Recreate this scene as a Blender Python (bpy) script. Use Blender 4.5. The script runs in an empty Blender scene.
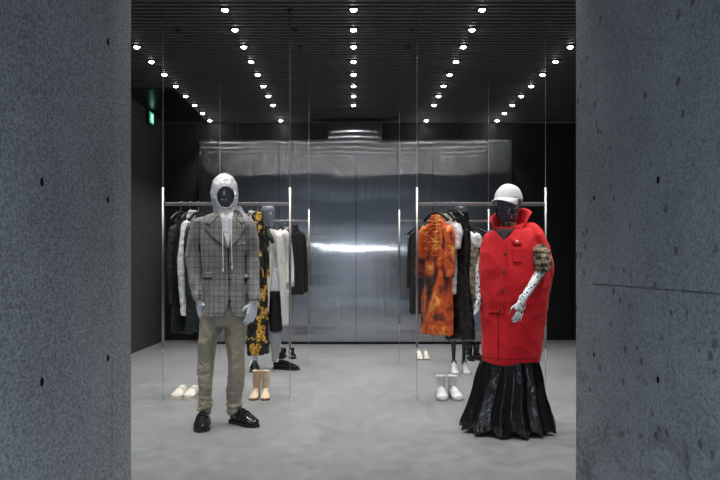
import bpy, bmesh, math, random
from mathutils import Vector, Matrix, noise
from mathutils.bvhtree import BVHTree
random.seed(7)
S = bpy.context.scene; C = S.collection
V = Vector; PI = math.pi
F = 760.0; CX = 353.5; HY = 265.0; CH = 1.2
def W(px, py, Z): return V(((px-CX)/F*Z, Z, CH+(HY-py)/F*Z))
def WX(px, Z): return (px-CX)/F*Z
def WH(py, Z): return CH+(HY-py)/F*Z

# ------------------------------------------------------------------ objects
def link(name, me, m=None, parent=None, loc=None, smooth=True):
    o = bpy.data.objects.new(name, me); C.objects.link(o)
    if m is not None:
        for mm in (m if isinstance(m, (list, tuple)) else [m]): me.materials.append(mm)
    if smooth:
        me.polygons.foreach_set('use_smooth', [True]*len(me.polygons))
    if parent is not None: o.parent = parent
    if loc is not None: o.location = loc
    return o
def obj(name, bm, m=None, parent=None, loc=None, smooth=False):
    me = bpy.data.meshes.new(name); bm.normal_update(); bm.to_mesh(me); bm.free()
    return link(name, me, m, parent, loc, smooth)
def tag(o, label=None, cat=None, group=None, kind=None):
    if label: o['label'] = label
    if cat: o['category'] = cat
    if group: o['group'] = group
    if kind: o['kind'] = kind
    return o
def thing(name, label, cat, loc=(0, 0, 0), rz=0, group=None):
    o = bpy.data.objects.new(name, None); C.objects.link(o); o.empty_display_size = .05
    o.location = loc; o.rotation_euler = (0, 0, rz)
    return tag(o, label, cat, group)
def copy_tree(o, parent=None):
    c = o.copy(); C.objects.link(c); c.parent = parent
    for ch in list(o.children): copy_tree(ch, c)
    return c
def solid(o, t, off=0):
    md = o.modifiers.new('thickness', 'SOLIDIFY'); md.thickness = t; md.offset = off; return o

# ------------------------------------------------------------------ mesh helpers
def box(bm, c, s, rz=0, bev=0):
    r = bmesh.ops.create_cube(bm, size=1)
    vs = r['verts']
    M = Matrix.Translation(V(c)) @ Matrix.Rotation(rz, 4, 'Z') @ Matrix.Diagonal((s[0], s[1], s[2], 1))
    bmesh.ops.transform(bm, matrix=M, verts=vs)
    if bev:
        es = list({e for v in vs for e in v.link_edges})
        bmesh.ops.bevel(bm, geom=es, offset=bev, segments=2, profile=.5, affect='EDGES')
def spl(P, n):
    """catmull-rom through tuples P, n samples"""
    out = []; k = len(P)-1
    for i in range(n):
        t = i/(n-1)*k; j = min(int(t), k-1); u = t-j
        a = P[max(j-1, 0)]; b = P[j]; c = P[j+1]; d = P[min(j+2, k)]
        out.append(tuple(.5*((2*b[q])+(-a[q]+c[q])*u+(2*a[q]-5*b[q]+4*c[q]-d[q])*u*u+(-a[q]+3*b[q]-3*c[q]+d[q])*u**3) for q in range(len(b))))
    return out
def tube(bm, pts, n=20, rows=None, side=V((1, 0, 0)), pw=2.0, caps=True, yaw=None):
    """pts = [(x,y,z,ra,rb)], ra along side; closed lofted limb"""
    if rows: pts = spl(pts, rows)
    P = [V(p[:3]) for p in pts]; rings = []
    for i, p in enumerate(pts):
        d = (P[min(i+1, len(P)-1)]-P[max(i-1, 0)])
        if d.length < 1e-7: d = V((0, 0, 1))
        d.normalize()
        a = side-d*side.dot(d)
        if a.length < 1e-3: a = V((0, 1, 0))-d*d.y
        a.normalize(); b = d.cross(a)
        r = []
        for k in range(n):
            t = 2*PI*k/n; c, s = math.cos(t), math.sin(t)
            if pw != 2:
                c = math.copysign(abs(c)**(2/pw), c); s = math.copysign(abs(s)**(2/pw), s)
            r.append(bm.verts.new(P[i]+a*(max(p[3], 1e-4)*c)+b*(max(p[4], 1e-4)*s)))
        rings.append(r)
    for i in range(len(rings)-1):
        for k in range(n):
            bm.faces.new((rings[i][k], rings[i][(k+1) % n], rings[i+1][(k+1) % n], rings[i+1][k]))
    if caps:
        bm.faces.new(rings[0][::-1]); bm.faces.new(rings[-1])
    return rings
def cap(bm, p0, r0, p1, r1, n=14):
    """rounded tapered capsule"""
    p0 = V(p0); p1 = V(p1); d = p1-p0; L = d.length
    if L < 1e-6: d = V((0, 0, 1))
    else: d = d/L
    pts = []
    for k in range(5):
        a = PI/2*(1-k/4); q = p0-d*r0*math.sin(a); pts.append((*q, r0*math.cos(a), r0*math.cos(a)))
    for k in range(5):
        a = PI/2*k/4; q = p1+d*r1*math.sin(a); pts.append((*q, r1*math.cos(a), r1*math.cos(a)))
    tube(bm, pts, n)
def rod(bm, p0, p1, r, n=10): tube(bm, [(*p0, r, r), (*p1, r, r)], n)
def cord(bm, pts, r, n=6, rows=None): tube(bm, [(*p, r, r) for p in pts], n, rows)
def remesh(bm, voxel, smooth=2, disp=None, name='m'):
    me = bpy.data.meshes.new(name); bmesh.ops.recalc_face_normals(bm, faces=bm.faces[:]); bm.to_mesh(me); bm.free()
    o = bpy.data.objects.new(name, me); C.objects.link(o)
    md = o.modifiers.new('r', 'REMESH'); md.mode = 'VOXEL'; md.voxel_size = voxel
    if smooth:
        md = o.modifiers.new('s', 'SMOOTH'); md.iterations = smooth; md.factor = .5
    dg = bpy.context.evaluated_depsgraph_get(); dg.update()
    m2 = bpy.data.meshes.new_from_object(o.evaluated_get(dg))
    bpy.data.objects.remove(o); bpy.data.meshes.remove(me)
    if disp:
        nr = [v.normal.copy() for v in m2.vertices]
        for v, nn in zip(m2.vertices, nr): v.co = v.co+nn*disp(v.co)
    m2.name = name
    return m2
def nz(co, s, sx=1, sy=1, sz=1, o=0): return noise.noise(V((co.x*s*sx+o, co.y*s*sy+o*1.7, co.z*s*sz-o)))
def ridge(c, s, sx=1, sy=1, sz=1, o=0):
    v = abs(nz(c, s, sx, sy, sz, o)); return .25-min(.5, v)**.7*.8
def folds(amp, s=14, vz=.2, fine=.25, o=0, ramp=None):
    def f(c):
        a = amp*(ramp(c.z) if ramp else 1)
        return a*nz(c, s, 1, 1, vz, o)+amp*fine*nz(c, s*2.2, 1, 1, .9, o+5)
    return f
def bvh(me):
    return BVHTree.FromPolygons([v.co.copy() for v in me.vertices], [tuple(p.vertices) for p in me.polygons])
def patch(name, poly, tree, m, parent, off=.004, th=.005, d=V((0, 1, 0)), grid=.012, y0=-1.0, smooth=True):
    """cloth piece with outline poly [(x,z)] laid onto the garment surface, real thickness"""
    bm = bmesh.new(); vs = [bm.verts.new((x, 0, z)) for x, z in poly]; bm.faces.new(vs)
    bmesh.ops.triangulate(bm, faces=bm.faces[:])
    for ax in (0, 2):
        lo = min(v.co[ax] for v in bm.verts); hi = max(v.co[ax] for v in bm.verts); q = lo+grid
        while q < hi:
            n = V((0, 0, 0)); n[ax] = 1; co = V((0, 0, 0)); co[ax] = q
            bmesh.ops.bisect_plane(bm, geom=bm.verts[:]+bm.edges[:]+bm.faces[:], plane_co=co, plane_no=n); q += grid
    last = None; miss = []
    for v in bm.verts:
        h, nn, _, _ = tree.ray_cast(V((v.co.x, y0, v.co.z)), d)
        if h is None: miss.append(v); continue
        v.co = h-d*off; last = h.y
    if last is None: last = 0
    good = [v for v in bm.verts if v not in miss]
    for v in miss:
        if good:
            g = min(good, key=lambda w: (w.co.x-v.co.x)**2+(w.co.z-v.co.z)**2); v.co.y = g.co.y
        else: v.co.y = last
    bmesh.ops.recalc_face_normals(bm, faces=bm.faces[:])
    o = obj(name, bm, m, parent, smooth=smooth); solid(o, th); return o
def button(x, z, tree, m, parent, r=.011, name='button', y0=-1.0):
    h, nn, _, _ = tree.ray_cast(V((x, y0, z)), V((0, 1, 0)))
    if h is None: return
    bm = bmesh.new()
    tube(bm, [(x, h.y-.001, z, r, r), (x, h.y-.008, z, r, r), (x, h.y-.011, z, r*.8, r*.8), (x, h.y-.009, z, r*.5, r*.5)], 14)
    return obj(name, bm, m, parent, smooth=True)

# ------------------------------------------------------------------ materials
def mat(name, col, rough=.6, metal=0, **kw):
    m = bpy.data.materials.new(name); m.use_nodes = True
    b = m.node_tree.nodes['Principled BSDF']
    b.inputs['Base Color'].default_value = (*col, 1); b.inputs['Roughness'].default_value = rough
    b.inputs['Metallic'].default_value = metal
    for k, v in kw.items(): b.inputs[k.replace('_', ' ')].default_value = v
    m.diffuse_color = (*col, 1)
    return m
class N:
    def __init__(s, m): s.m = m; s.t = m.node_tree; s.b = s.t.nodes['Principled BSDF']; s.tc = s.t.nodes.new('ShaderNodeTexCoord')
    def n(s, kind, **kw):
        x = s.t.nodes.new('ShaderNode'+kind)
        for k, v in kw.items():
            if k.startswith('i_'): x.inputs[k[2:].replace('_', ' ')].default_value = v
            else: setattr(x, k, v)
        return x
    def l(s, a, b): s.t.links.new(a, b)
    def map(s, scale=(1, 1, 1), rot=(0, 0, 0), loc=(0, 0, 0)):
        x = s.n('Mapping'); x.inputs['Scale'].default_value = scale; x.inputs['Rotation'].default_value = rot; x.inputs['Location'].default_value = loc
        s.l(s.tc.outputs['Object'], x.inputs['Vector']); return x.outputs['Vector']
    def noise(s, sc, det=4, vec=None, dist=0, rough=.5):
        x = s.n('TexNoise'); x.inputs['Scale'].default_value = sc; x.inputs['Detail'].default_value = det
        x.inputs['Distortion'].default_value = dist; x.inputs['Roughness'].default_value = rough
        s.l(vec or s.tc.outputs['Object'], x.inputs['Vector']); return x.outputs['Fac']
    def vor(s, sc, vec=None, feat='F1'):
        x = s.n('TexVoronoi'); x.feature = feat; x.inputs['Scale'].default_value = sc
        s.l(vec or s.tc.outputs['Object'], x.inputs['Vector']); return x.outputs['Distance']
    def ramp(s, fac, stops, const=False):
        x = s.n('ValToRGB'); cr = x.color_ramp
        if const: cr.interpolation = 'CONSTANT'
        while len(cr.elements) < len(stops): cr.elements.new(.5)
        for e, (p, c) in zip(cr.elements, stops):
            e.position = p; e.color = (*c, 1) if len(c) == 3 else c
        s.l(fac, x.inputs['Fac']); return x.outputs['Color']
    def mix(s, fac, a, b, mode='MIX'):
        x = s.n('Mix', data_type='RGBA', blend_type=mode)
        for inp, v in ((x.inputs[0], fac), (x.inputs[6], a), (x.inputs[7], b)):
            if hasattr(v, 'is_output'): s.l(v, inp)
            else: inp.default_value = v if isinstance(v, (int, float)) else (*v, 1)
        return x.outputs[2]
    def math(s, op, a, b=0.0):
        x = s.n('Math', operation=op)
        for i, v in enumerate((a, b)):
            if hasattr(v, 'is_output'): s.l(v, x.inputs[i])
            else: x.inputs[i].default_value = v
        return x.outputs[0]
    def bump(s, h, st=.3, dist=.01):
        x = s.n('Bump'); x.inputs['Strength'].default_value = st; x.inputs['Distance'].default_value = dist
        if s.b.inputs['Normal'].links: s.l(s.b.inputs['Normal'].links[0].from_socket, x.inputs['Normal'])
        s.l(h, x.inputs['Height']); s.l(x.outputs['Normal'], s.b.inputs['Normal'])
    def col(s, c): s.l(c, s.b.inputs['Base Color'])
    def rgh(s, c): s.l(c, s.b.inputs['Roughness'])
def cloth(name, col, rough=.85, fine=600, st=.15, sheen=.0, crease=.3, cs=9, cd=.035):
    m = mat(name, col, rough); m.node_tree.nodes['Principled BSDF'].inputs['Sheen Weight'].default_value = sheen
    k = N(m); k.bump(k.noise(fine, 2), st, .001)
    if crease: k.bump(k.noise(cs, 4, dist=1.2), crease, cd)
    return m
def g(v): return (v, v, v)
M = {}
# floor
m = mat('polished_concrete', g(.3), .4); k = N(m)
a = k.noise(1.3, 6, k.map((1.3, .75, 1)), .4, .62); b = k.noise(7, 6, k.map((1.2, .8, 1)), rough=.7)
c = k.mix(.45, k.ramp(a, [(.32, (.18, .19, .197)), (.68, (.262, .272, .28))]), k.ramp(b, [(.36, (.16, .17, .176)), (.64, (.275, .285, .292))]))
c = k.mix(k.ramp(k.noise(300, 2), [(.35, g(.25)), (.6, g(0))]), c, (.2, .21, .215)); k.col(c)
k.rgh(k.ramp(b, [(.3, g(.36)), (.7, g(.5))])); k.bump(b, .08, .01); M['floor'] = m
def concrete(name, base, pits, stain=False):
    gm = .32 if stain else .5
    m = mat(name, g(.2), .82); k = N(m)
    a = k.noise(1.6, 6, rough=.65); fine = k.noise(85, 4, k.map((1, .6, 1)), rough=.75)
    lo = tuple(x*.72 for x in base); hi = tuple(x*1.25 for x in base)
    c = k.ramp(a, [(.3, lo), (.7, hi)])
    c = k.mix(gm, c, k.ramp(fine, [(.40, tuple(x*.3 for x in base)), (.60, tuple(x*1.75 for x in base))]))
    if stain:
        sf = k.ramp(k.noise(4.5, 7, k.map((1, .42, 1)), .8, .7), [(.50, g(0)), (.64, g(.55))])
        hz = k.n('SeparateXYZ'); k.l(k.tc.outputs['Object'], hz.inputs[0])
        band = k.ramp(hz.outputs['Z'], [(.0, g(1)), (.5, g(1)), (1.0, g(.0))])
        c = k.mix(k.mix(1, sf, band, 'MULTIPLY'), c, (.035, .033, .033))
    v1 = k.vor(16, k.map((1, .6, .7))); v2 = k.vor(34, k.map((1, .6, .8)))
    ms = k.ramp(k.noise(9, 2), [(.45, g(0)), (.55, g(1))])
    p1 = k.mix(1, k.ramp(v1, [(.0, g(1)), (pits, g(.8)), (pits+.04, g(0))]), ms, 'MULTIPLY')
    p2 = k.ramp(v2, [(.0, g(1)), (pits*.9, g(.5)), (pits+.03, g(0))])
    pt = k.mix(.6, p1, p2, 'ADD')
    c = k.mix(k.mix(1, pt, g(.8), 'MULTIPLY'), c, tuple(x*.25 for x in base))
    k.col(c); k.bump(fine, 1, .008); k.bump(k.noise(22, 5, rough=.7), .8, .015)
    iv = k.math('SUBTRACT', 1.0, pt); k.bump(iv, .7, .01)
    return m
M['conc_l'] = concrete('blasted_concrete', (.38, .42, .46), .06)
M['conc_r'] = concrete('board_cast_concrete', (.33, .37, .415), .17, True)
M['conc_d'] = concrete('dark_concrete', (.046, .048, .051), .08)
M['lobby'] = mat('lobby_plaster', (.42, .45, .49), .8)
M['black_wall'] = mat('black_painted_wall', (.012, .012, .014), .45)
M['black_gloss'] = mat('black_gloss_panel', (.008, .008, .01), .3)
M['slat'] = mat('charcoal_ceiling_slat', (.085, .085, .09), .6, .1)
M['plenum'] = mat('black_plenum', (.004, .004, .005), .9)
M['trim_black'] = mat('black_fitting', (.01, .01, .01), .4)
# stainless
def steel(name, wav=.02, rough=.3, col=(.5, .52, .55), an=1.0):
    m = mat(name, col, rough, 1); b = m.node_tree.nodes['Principled BSDF']
    b.inputs['Anisotropic'].default_value = an
    k = N(m)
    t = k.n('Tangent', direction_type='RADIAL', axis='Z'); k.l(t.outputs['Tangent'], b.inputs['Tangent'])
    b.inputs['Anisotropic Rotation'].default_value = STEEL_ROT
    k.bump(k.noise(1.0, 1, k.map((1.3, 1, .5))), 1, wav)
    k.bump(k.noise(1.0, 1, k.map((.7, 1, 3))), 1, wav*.09)
    k.bump(k.noise(1.0, 2, k.map((300, 1, .3))), .4, .002)
    return m
STEEL_ROT = 0.0
M['steel'] = steel('brushed_stainless', .010, .09, (.40, .415, .44))
M['metal'] = mat('satin_metal', (.36, .345, .335), .45, 1)
M['wire'] = mat('steel_wire', (.5, .5, .5), .35, 1)
M['hangwire'] = mat('hanger_wire', (.75, .75, .75), .25, 1)
def emis(name, col, st):
    m = mat(name, col, .4); b = m.node_tree.nodes['Principled BSDF']
    b.inputs['Emission Color'].default_value = (*col, 1); b.inputs['Emission Strength'].default_value = st; return m
M['lamp'] = emis('lamp_lens', (1, .98, .95), 36)
M['added_strip'] = emis('added_linear_lamp', (.9, .96, 1), 14)  # glow of the added lamp on the lobby wall
M['added_lens'] = emis('added_lobby_lens', (.85, .93, 1), 13)  # glow of the added lobby downlights
M['sign_green'] = emis('sign_green', (.02, .5, .3), .5)
M['sign_white'] = emis('sign_white', (.6, 1, .9), .9)
# fabrics
m = mat('grey_check_wool', g(.2), .9, Sheen_Weight=.15); k = N(m)
def line(vec_axis, period, width, ph=0):
    s_ = k.n('SeparateXYZ'); k.l(k.tc.outputs['Object'], s_.inputs[0])
    q = k.math('FRACT', k.math('ADD', k.math('DIVIDE', s_.outputs[vec_axis], period), 10+ph)); return k.math('LESS_THAN', q, width)
base = k.ramp(k.noise(170, 3, rough=.8), [(.3, (.08, .08, .08)), (.52, (.26, .26, .252)), (.72, (.58, .58, .56))])
base = k.mix(k.math('MULTIPLY', line('X', .040, .2), .45), base, (.035, .035, .038))
base = k.mix(k.math('MULTIPLY', line('Z', .042, .2), .42), base, (.035, .035, .038))
base = k.mix(k.math('MULTIPLY', line('X', .0115, .4), .2), base, (.4, .4, .39))
base = k.mix(k.math('MULTIPLY', line('Z', .012, .35), .3), base, (.06, .06, .062))
k.col(base); k.bump(k.noise(300, 2), .3, .002); k.bump(k.noise(7, 3, dist=.8), .35, .02); M['check'] = m
m = mat('grey_check_wool_lapel', g(.3), .8, Sheen_Weight=.2); k = N(m)
k.col(k.ramp(k.noise(150, 3, rough=.8), [(.3, (.14, .14, .14)), (.55, (.26, .26, .255)), (.75, (.42, .42, .41))])); M['lapel'] = m
M['trouser'] = cloth('khaki_nylon', (.36, .33, .26), .42, 500, .1, .0, .9, 7, .06)
M['white_nylon'] = cloth('white_nylon', (.74, .76, .79), .45, 500, .1, 0, .5, 22)
M['white_cotton'] = cloth('white_cotton', (.78, .79, .80), .8, 500, .1, 0, .4, 12)
M['ivory'] = cloth('ivory_wool', (.74, .73, .70), .85, 500, .1, 0, .35, 8)
M['black_cloth'] = cloth('black_cloth', (.013, .013, .015), .75)
M['green_black'] = cloth('dark_green_cloth', (.008, .02, .017), .7)
M['navy'] = cloth('navy_cloth', (.02, .035, .07), .8)
M['denim'] = cloth('grey_blue_denim', (.13, .17, .22), .85)
M['stocking'] = cloth('charcoal_stocking', (.04, .045, .05), .7, crease=0)
M['sock'] = cloth('pale_grey_sock', (.55, .58, .61), .85, crease=.1)
M['red'] = cloth('red_wool', (.74, .007, .016), .8, 400, .12, .06, .4, 3.2, .05)
M['string'] = mat('white_cord', (.85, .85, .83), .7)
M['head_dark'] = mat('charcoal_mannequin', (.065, .075, .10), .42)
M['head_grey'] = mat('grey_mannequin', (.27, .30, .35), .5)
M['skin_white'] = mat('white_mannequin', (.80, .85, .92), .45)
M['shoe_black'] = mat('black_polished_leather', (.008, .008, .009), .14, Coat_Weight=.5)
M['sole_black'] = mat('black_rubber', (.012, .012, .012), .5)
M['boot_beige'] = mat('beige_leather', (.72, .56, .40), .5)
M['boot_white'] = mat('white_leather', (.70, .70, .71), .45)
M['cream'] = mat('cream_leather', (.74, .71, .62), .5)
M['gum'] = mat('brown_sole', (.16, .09, .05), .6)
M['grey_sole'] = mat('grey_sole', (.3, .3, .32), .6)
M['white_cap'] = cloth('white_twill', (.84, .83, .83), .8, 700, .15, 0, .15, 20)
M['button'] = mat('dark_button', (.05, .035, .025), .25)
M['pearl'] = mat('pearl_button', (.85, .83, .8), .2)
M['thread'] = mat('dark_red_stitching', (.25, .004, .008), .9)
M['slit_and_shade'] = mat('black_welt_and_shade', (.01, .01, .01), .9)  # black for welts and edges, also painted shade in tie holes and at lapels
m = mat('black_vinyl', (.006, .006, .007), .13, Coat_Weight=.35, Coat_Roughness=.05); k = N(m)
k.bump(k.noise(7, 3, k.map((1.4, 1.4, .5)), 1.2, .5), .6, .03); k.bump(k.noise(18, 4, k.map((1.2, 1.2, .6)), dist=1), .45, .014); M['vinyl'] = m
m = mat('black_leather', (.008, .008, .009), .32); k = N(m); k.bump(k.noise(16, 4, k.map((1, 1, .6)), 1), .8, .02); M['leather'] = m
m = mat('orange_dyed_velvet', (.6, .12, .02), .6, Sheen_Weight=.15); k = N(m)
a = k.noise(3.4, 2, k.map((1.3, 1.3, .8), (0, .3, 0)), 1.6, .45)
k.col(k.ramp(a, [(.32, (.04, .008, .004)), (.40, (.26, .035, .008)), (.46, (.66, .10, .012)), (.56, (.74, .13, .012)), (.62, (.90, .45, .09)), (.67, (.74, .14, .014))]))
k.bump(k.noise(12, 3, k.map((1.2, 1.2, .8)), 1.2), .7, .02); M['orange'] = m
m = mat('black_floral_print', g(.02), .5); k = N(m)
a = k.noise(8.5, 2, k.map((1, 1, .85)), .6); b = k.noise(40, 4, dist=1.2)
f = k.math('ADD', a, k.math('MULTIPLY', b, .18))
yel = k.ramp(b, [(.36, (.02, .012, .005)), (.43, (.40, .14, .012)), (.52, (.80, .42, .03)), (.62, (.9, .68, .2))])
k.col(k.mix(k.ramp(f, [(.635, g(0)), (.66, g(1))]), k.ramp(k.noise(16, 3), [(.50, (.006, .006, .008)), (.55, (.03, .045, .03)), (.62, (.006, .006, .008)), (.68, (.06, .08, .06))]), yel)); M['floral'] = m
m = mat('camouflage_print', g(.1), .7); k = N(m)
k.col(k.ramp(k.noise(20, 2, dist=.8), [(.0, (.03, .022, .015)), (.43, (.16, .12, .07)), (.52, (.34, .28, .18)), (.6, (.06, .05, .03))], True)); k.bump(k.noise(25, 4, dist=1), .8, .02); M['camo'] = m
m = mat('beige_print', g(.1), .7); k = N(m)
k.col(k.ramp(k.noise(24, 2, dist=.8), [(.0, (.09, .075, .055)), (.42, (.24, .20, .14)), (.55, (.36, .32, .24)), (.68, (.13, .11, .08))], True)); k.bump(k.noise(20, 3), .5, .01); M['beige_print'] = m
m = mat('white_glove_with_motifs', g(.7), .6); k = N(m)
a = k.vor(46, k.map((1, 1, .7), (0, .5, 0)))
a.node.inputs['Randomness'].default_value = .45
k.col(k.mix(k.ramp(a, [(.29, g(1)), (.35, g(0))]), (.74, .79, .80), (.02, .055, .09))); M['glove'] = m
m = mat('patterned_bandana', g(.1), .7); k = N(m)
k.col(k.ramp(k.noise(42, 2, dist=1.5), [(.0, (.01, .012, .02)), (.52, (.5, .5, .52)), (.6, (.02, .02, .04))], True)); M['bandana'] = m

# ------------------------------------------------------------------ the room
HC = 3.47; KC = HC-CH; XL = -3.0; XR = 3.75; ZB = 12.15; ZE = 4.03; HW = 1.18
def struct(name, bm, m, smooth=False): return tag(obj(name, bm, m, smooth=smooth), kind='structure')
bm = bmesh.new(); box(bm, (0.35, 4, -.05), (7.6, 17, .1)); struct('floor', bm, M['floor'])
def holes(name, boxes, m, cuts, slots=()):
    bm = bmesh.new()
    for c, s in boxes: box(bm, c, s)
    bmesh.ops.remove_doubles(bm, verts=bm.verts[:], dist=1e-5)
    me = bpy.data.meshes.new(name); bm.to_mesh(me); bm.free()
    o = link(name, me, m, smooth=False)
    bc = bmesh.new()
    for (x, y, z, r) in cuts: tube(bc, [(x-.08, y, z, r*.6, r*.6), (x, y, z, r*.85, r*.85), (x+.035, y, z, r, r)] if x < 0 else [(x-.035, y, z, r, r), (x, y, z, r*.85, r*.85), (x+.08, y, z, r*.6, r*.6)], 16)
    for c, s in slots: box(bc, c, s)
    mc = bpy.data.meshes.new('cut'); bmesh.ops.recalc_face_normals(bc, faces=bc.faces[:]); bc.to_mesh(mc); bc.free()
    oc = bpy.data.objects.new('cut', mc); C.objects.link(oc)
    md = o.modifiers.new('b', 'BOOLEAN'); md.operation = 'DIFFERENCE'; md.solver = 'EXACT'; md.object = oc
    dg = bpy.context.evaluated_depsgraph_get(); dg.update()
    m2 = bpy.data.meshes.new_from_object(o.evaluated_get(dg)); o.modifiers.clear(); o.data = m2
    bpy.data.objects.remove(oc)
    m2.materials.append(M['slit_and_shade'])
    for f in m2.polygons:
        c = f.center
        if any(abs(abs(c.x)-abs(x)-.045) < .042 and math.hypot(c.y-y, c.z-z) < r_*1.02 for x, y, z, r_ in cuts): f.material_index = 1  # hole interiors coloured black so the recesses look shaded
    return tag(o, kind='structure')
def hp(px, py):
    Z = F*HW/abs(px-CX); return (math.copysign(HW, px-CX), Z, WH(py, Z), .021)
lc = [hp(42, 182), hp(42, 382), hp(108, 42), hp(108, 200), hp(108, 358), (-HW, 2.105, 1.51, .02), (-HW, 2.105, .76, .02)]
rc = [(*hp(594, 198)[:3], .016), (*hp(658, 180)[:3], .017), (*hp(594, 355)[:3], .016), (*hp(658, 380)[:3], .017), (HW, 2.2, 1.5, .02)]
holes('wall_front_left', [((-(HW+3.1)/2, (ZE+.6)/2, HC/2), (3.1-HW, ZE-.6, HC))], M['conc_l'], lc, [((-HW, 3.713, HC/2), (.012, .010, HC-.02))])
holes('wall_front_right', [(((HW+3.85)/2, (ZE+.6)/2, HC/2), (3.85-HW, ZE-.6, HC))], M['conc_r'], rc, [((HW, 2.25, 1.107), (.010, 3.0, .007))])
sh = [(XL, z, h, .02) for z in (6.3, 7.2, 8.1, 9.0, 9.9, 10.8) for h in (.45, 1.05, 1.65, 2.25, 2.85)]
holes('wall_left', [((XL-.1, (ZE+ZB)/2, HC/2), (.2, ZB-ZE, HC))], M['conc_d'], sh, [((XL, z, HC/2), (.008, .008, HC-.02)) for z in (7.65, 9.45, 11.2)])
bm = bmesh.new(); box(bm, (XR+.1, (ZE+ZB)/2, HC/2), (.2, ZB-ZE, HC)); struct('wall_right', bm, M['conc_d'])
# back wall: black panels with narrow joints
bm = bmesh.new(); x = XL-.1
box(bm, (.375, ZB+.16, HC/2), (7.3, .1, HC))
while x < XR+.1:
    box(bm, (x+.3, ZB+.055, HC/2), (.594, .11, HC), bev=.002); x += .6
struct('wall_back', bm, M['black_wall'])
bm = bmesh.new(); box(bm, (-3.2, -1.7, HC/2), (.2, 4.6, HC)); struct('wall_lobby_left', bm, M['lobby'])
bm = bmesh.new(); box(bm, (3.95, -1.7, HC/2), (.2, 4.6, HC)); struct('wall_lobby_right', bm, M['lobby'])
bm = bmesh.new(); box(bm, (.375, -4.1, HC/2), (7.35, .2, HC)); struct('wall_lobby_back_added', bm, M['lobby'])  # unseen lobby wall, added as a surface for the steel to reflect
# ceiling
bm = bmesh.new()
box(bm, (.35, 8.2, HC+.32), (7.7, 8.6, .06))
P = .572/6; y = ZE+.12; 
while y < ZB-.02:
    box(bm, (.37, y, HC+.03), (7.25, .042, .06)); y += P
for xx in (-2.85, -1.7, -.567, .567, 1.7, 2.85):
    box(bm, (xx, 8.1, HC+.085), (.03, 8.1, .045))
ce = struct('ceiling', bm, M['slat'])
ce.data.materials.append(M['plenum'])
for p in ce.data.polygons:
    if p.center.z > HC+.25: p.material_index = 1
bm = bmesh.new(); box(bm, (.35, 0.02, HC+.05), (7.7, 8.2, .1)); struct('ceiling_lobby', bm, M['lobby'])
bm = bmesh.new(); box(bm, (XL+.35, 10.9, HC-.006), (.7, 2.3, .012)); struct('trim_1', bm, M['black_gloss'])

# downlights
def downlight():
    t = thing('ceiling_light', 'small round white downlight recessed between the ceiling slats', 'ceiling light', (0, 0, HC), 0, 'downlights in five rows along the slatted ceiling')
    bm = bmesh.new(); tube(bm, [(0, 0, .06, .048, .048), (0, 0, -.004, .048, .048), (0, 0, -.008, .045, .045), (0, 0, -.006, .036, .036), (0, 0, .02, .034, .034)], 20, caps=False)
    obj('trim_ring', bm, M['trim_black'], t, smooth=True)
    bm = bmesh.new(); pts = [(0, 0, .004-.030*math.sin(a), .033*math.cos(a), .033*math.cos(a)) for a in [i*PI/2/4 for i in range(5)]]
    tube(bm, pts, 12); obj('lens', bm, M['lamp'], t, smooth=True)
    L = bpy.data.lights.new('lamp', 'SPOT'); L.energy = SPOT; L.spot_size = math.radians(78); L.spot_blend = .8; L.shadow_soft_size = .03; L.color = (1, .97, .94)
    o = bpy.data.objects.new('lamp', L); C.objects.link(o); o.parent = t; o.location = (0, 0, -.045)
    return t
SPOT = 57
first = True; dl = downlight()
for j in range(-4, 10):
    Z = F*KC*(.003906+.000333*j)
    for i, X in enumerate((-.991*KC, -.502*KC, 0, .502*KC, .991*KC)):
        if j in (8, 9) and i == 2: continue
        if j == 8 and i in (1, 3): continue
        o = dl if first else copy_tree(dl); first = False
        o.location = (X, Z, HC)
# added lobby lamps, unseen behind the viewpoint, to light the passage and steel
for x_, y_, w_ in ((-1.6, -.6, 'front left'), (0, -.6, 'front middle'), (1.6, -.6, 'front right'), (-1.6, -2.6, 'rear left'), (0, -2.6, 'rear middle'), (1.6, -2.6, 'rear right')):
    t = thing('added_lobby_downlight', 'added unseen round downlight at the %s of the lobby ceiling' % w_, 'ceiling light', (x_, y_, HC))
    bm = bmesh.new(); tube(bm, [(0, 0, -.001, .09, .09), (0, 0, -.008, .088, .088), (0, 0, -.006, .07, .07), (0, 0, .0, .066, .066)], 24, caps=False); obj('trim_ring', bm, M['trim_black'], t, smooth=True)
    bm = bmesh.new(); tube(bm, [(0, 0, -.001, .067, .067), (0, 0, -.004, .066, .066)], 24); obj('lens', bm, M['added_lens'], t)
    L = bpy.data.lights.new('lamp', 'SPOT'); L.energy = 270; L.spot_size = math.radians(135); L.spot_blend = .6; L.shadow_soft_size = .06; L.color = (.92, .965, 1)
    o = bpy.data.objects.new('lamp', L); C.objects.link(o); o.parent = t; o.location = (0, 0, -.03)
t = thing('added_wall_light', 'added unseen linear lamp on the lobby wall facing the store', 'added wall light', (0, -3.97, 1.78))  # added lamp out of view, gives the steel its bright reflected line
bm = bmesh.new(); box(bm, (0, 0, 0), (5.6, .06, .14)); obj('housing', bm, M['metal'], t)
bm = bmesh.new(); box(bm, (0, .04, 0), (5.5, .02, .12)); obj('diffuser', bm, M['added_strip'], t)

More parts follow.
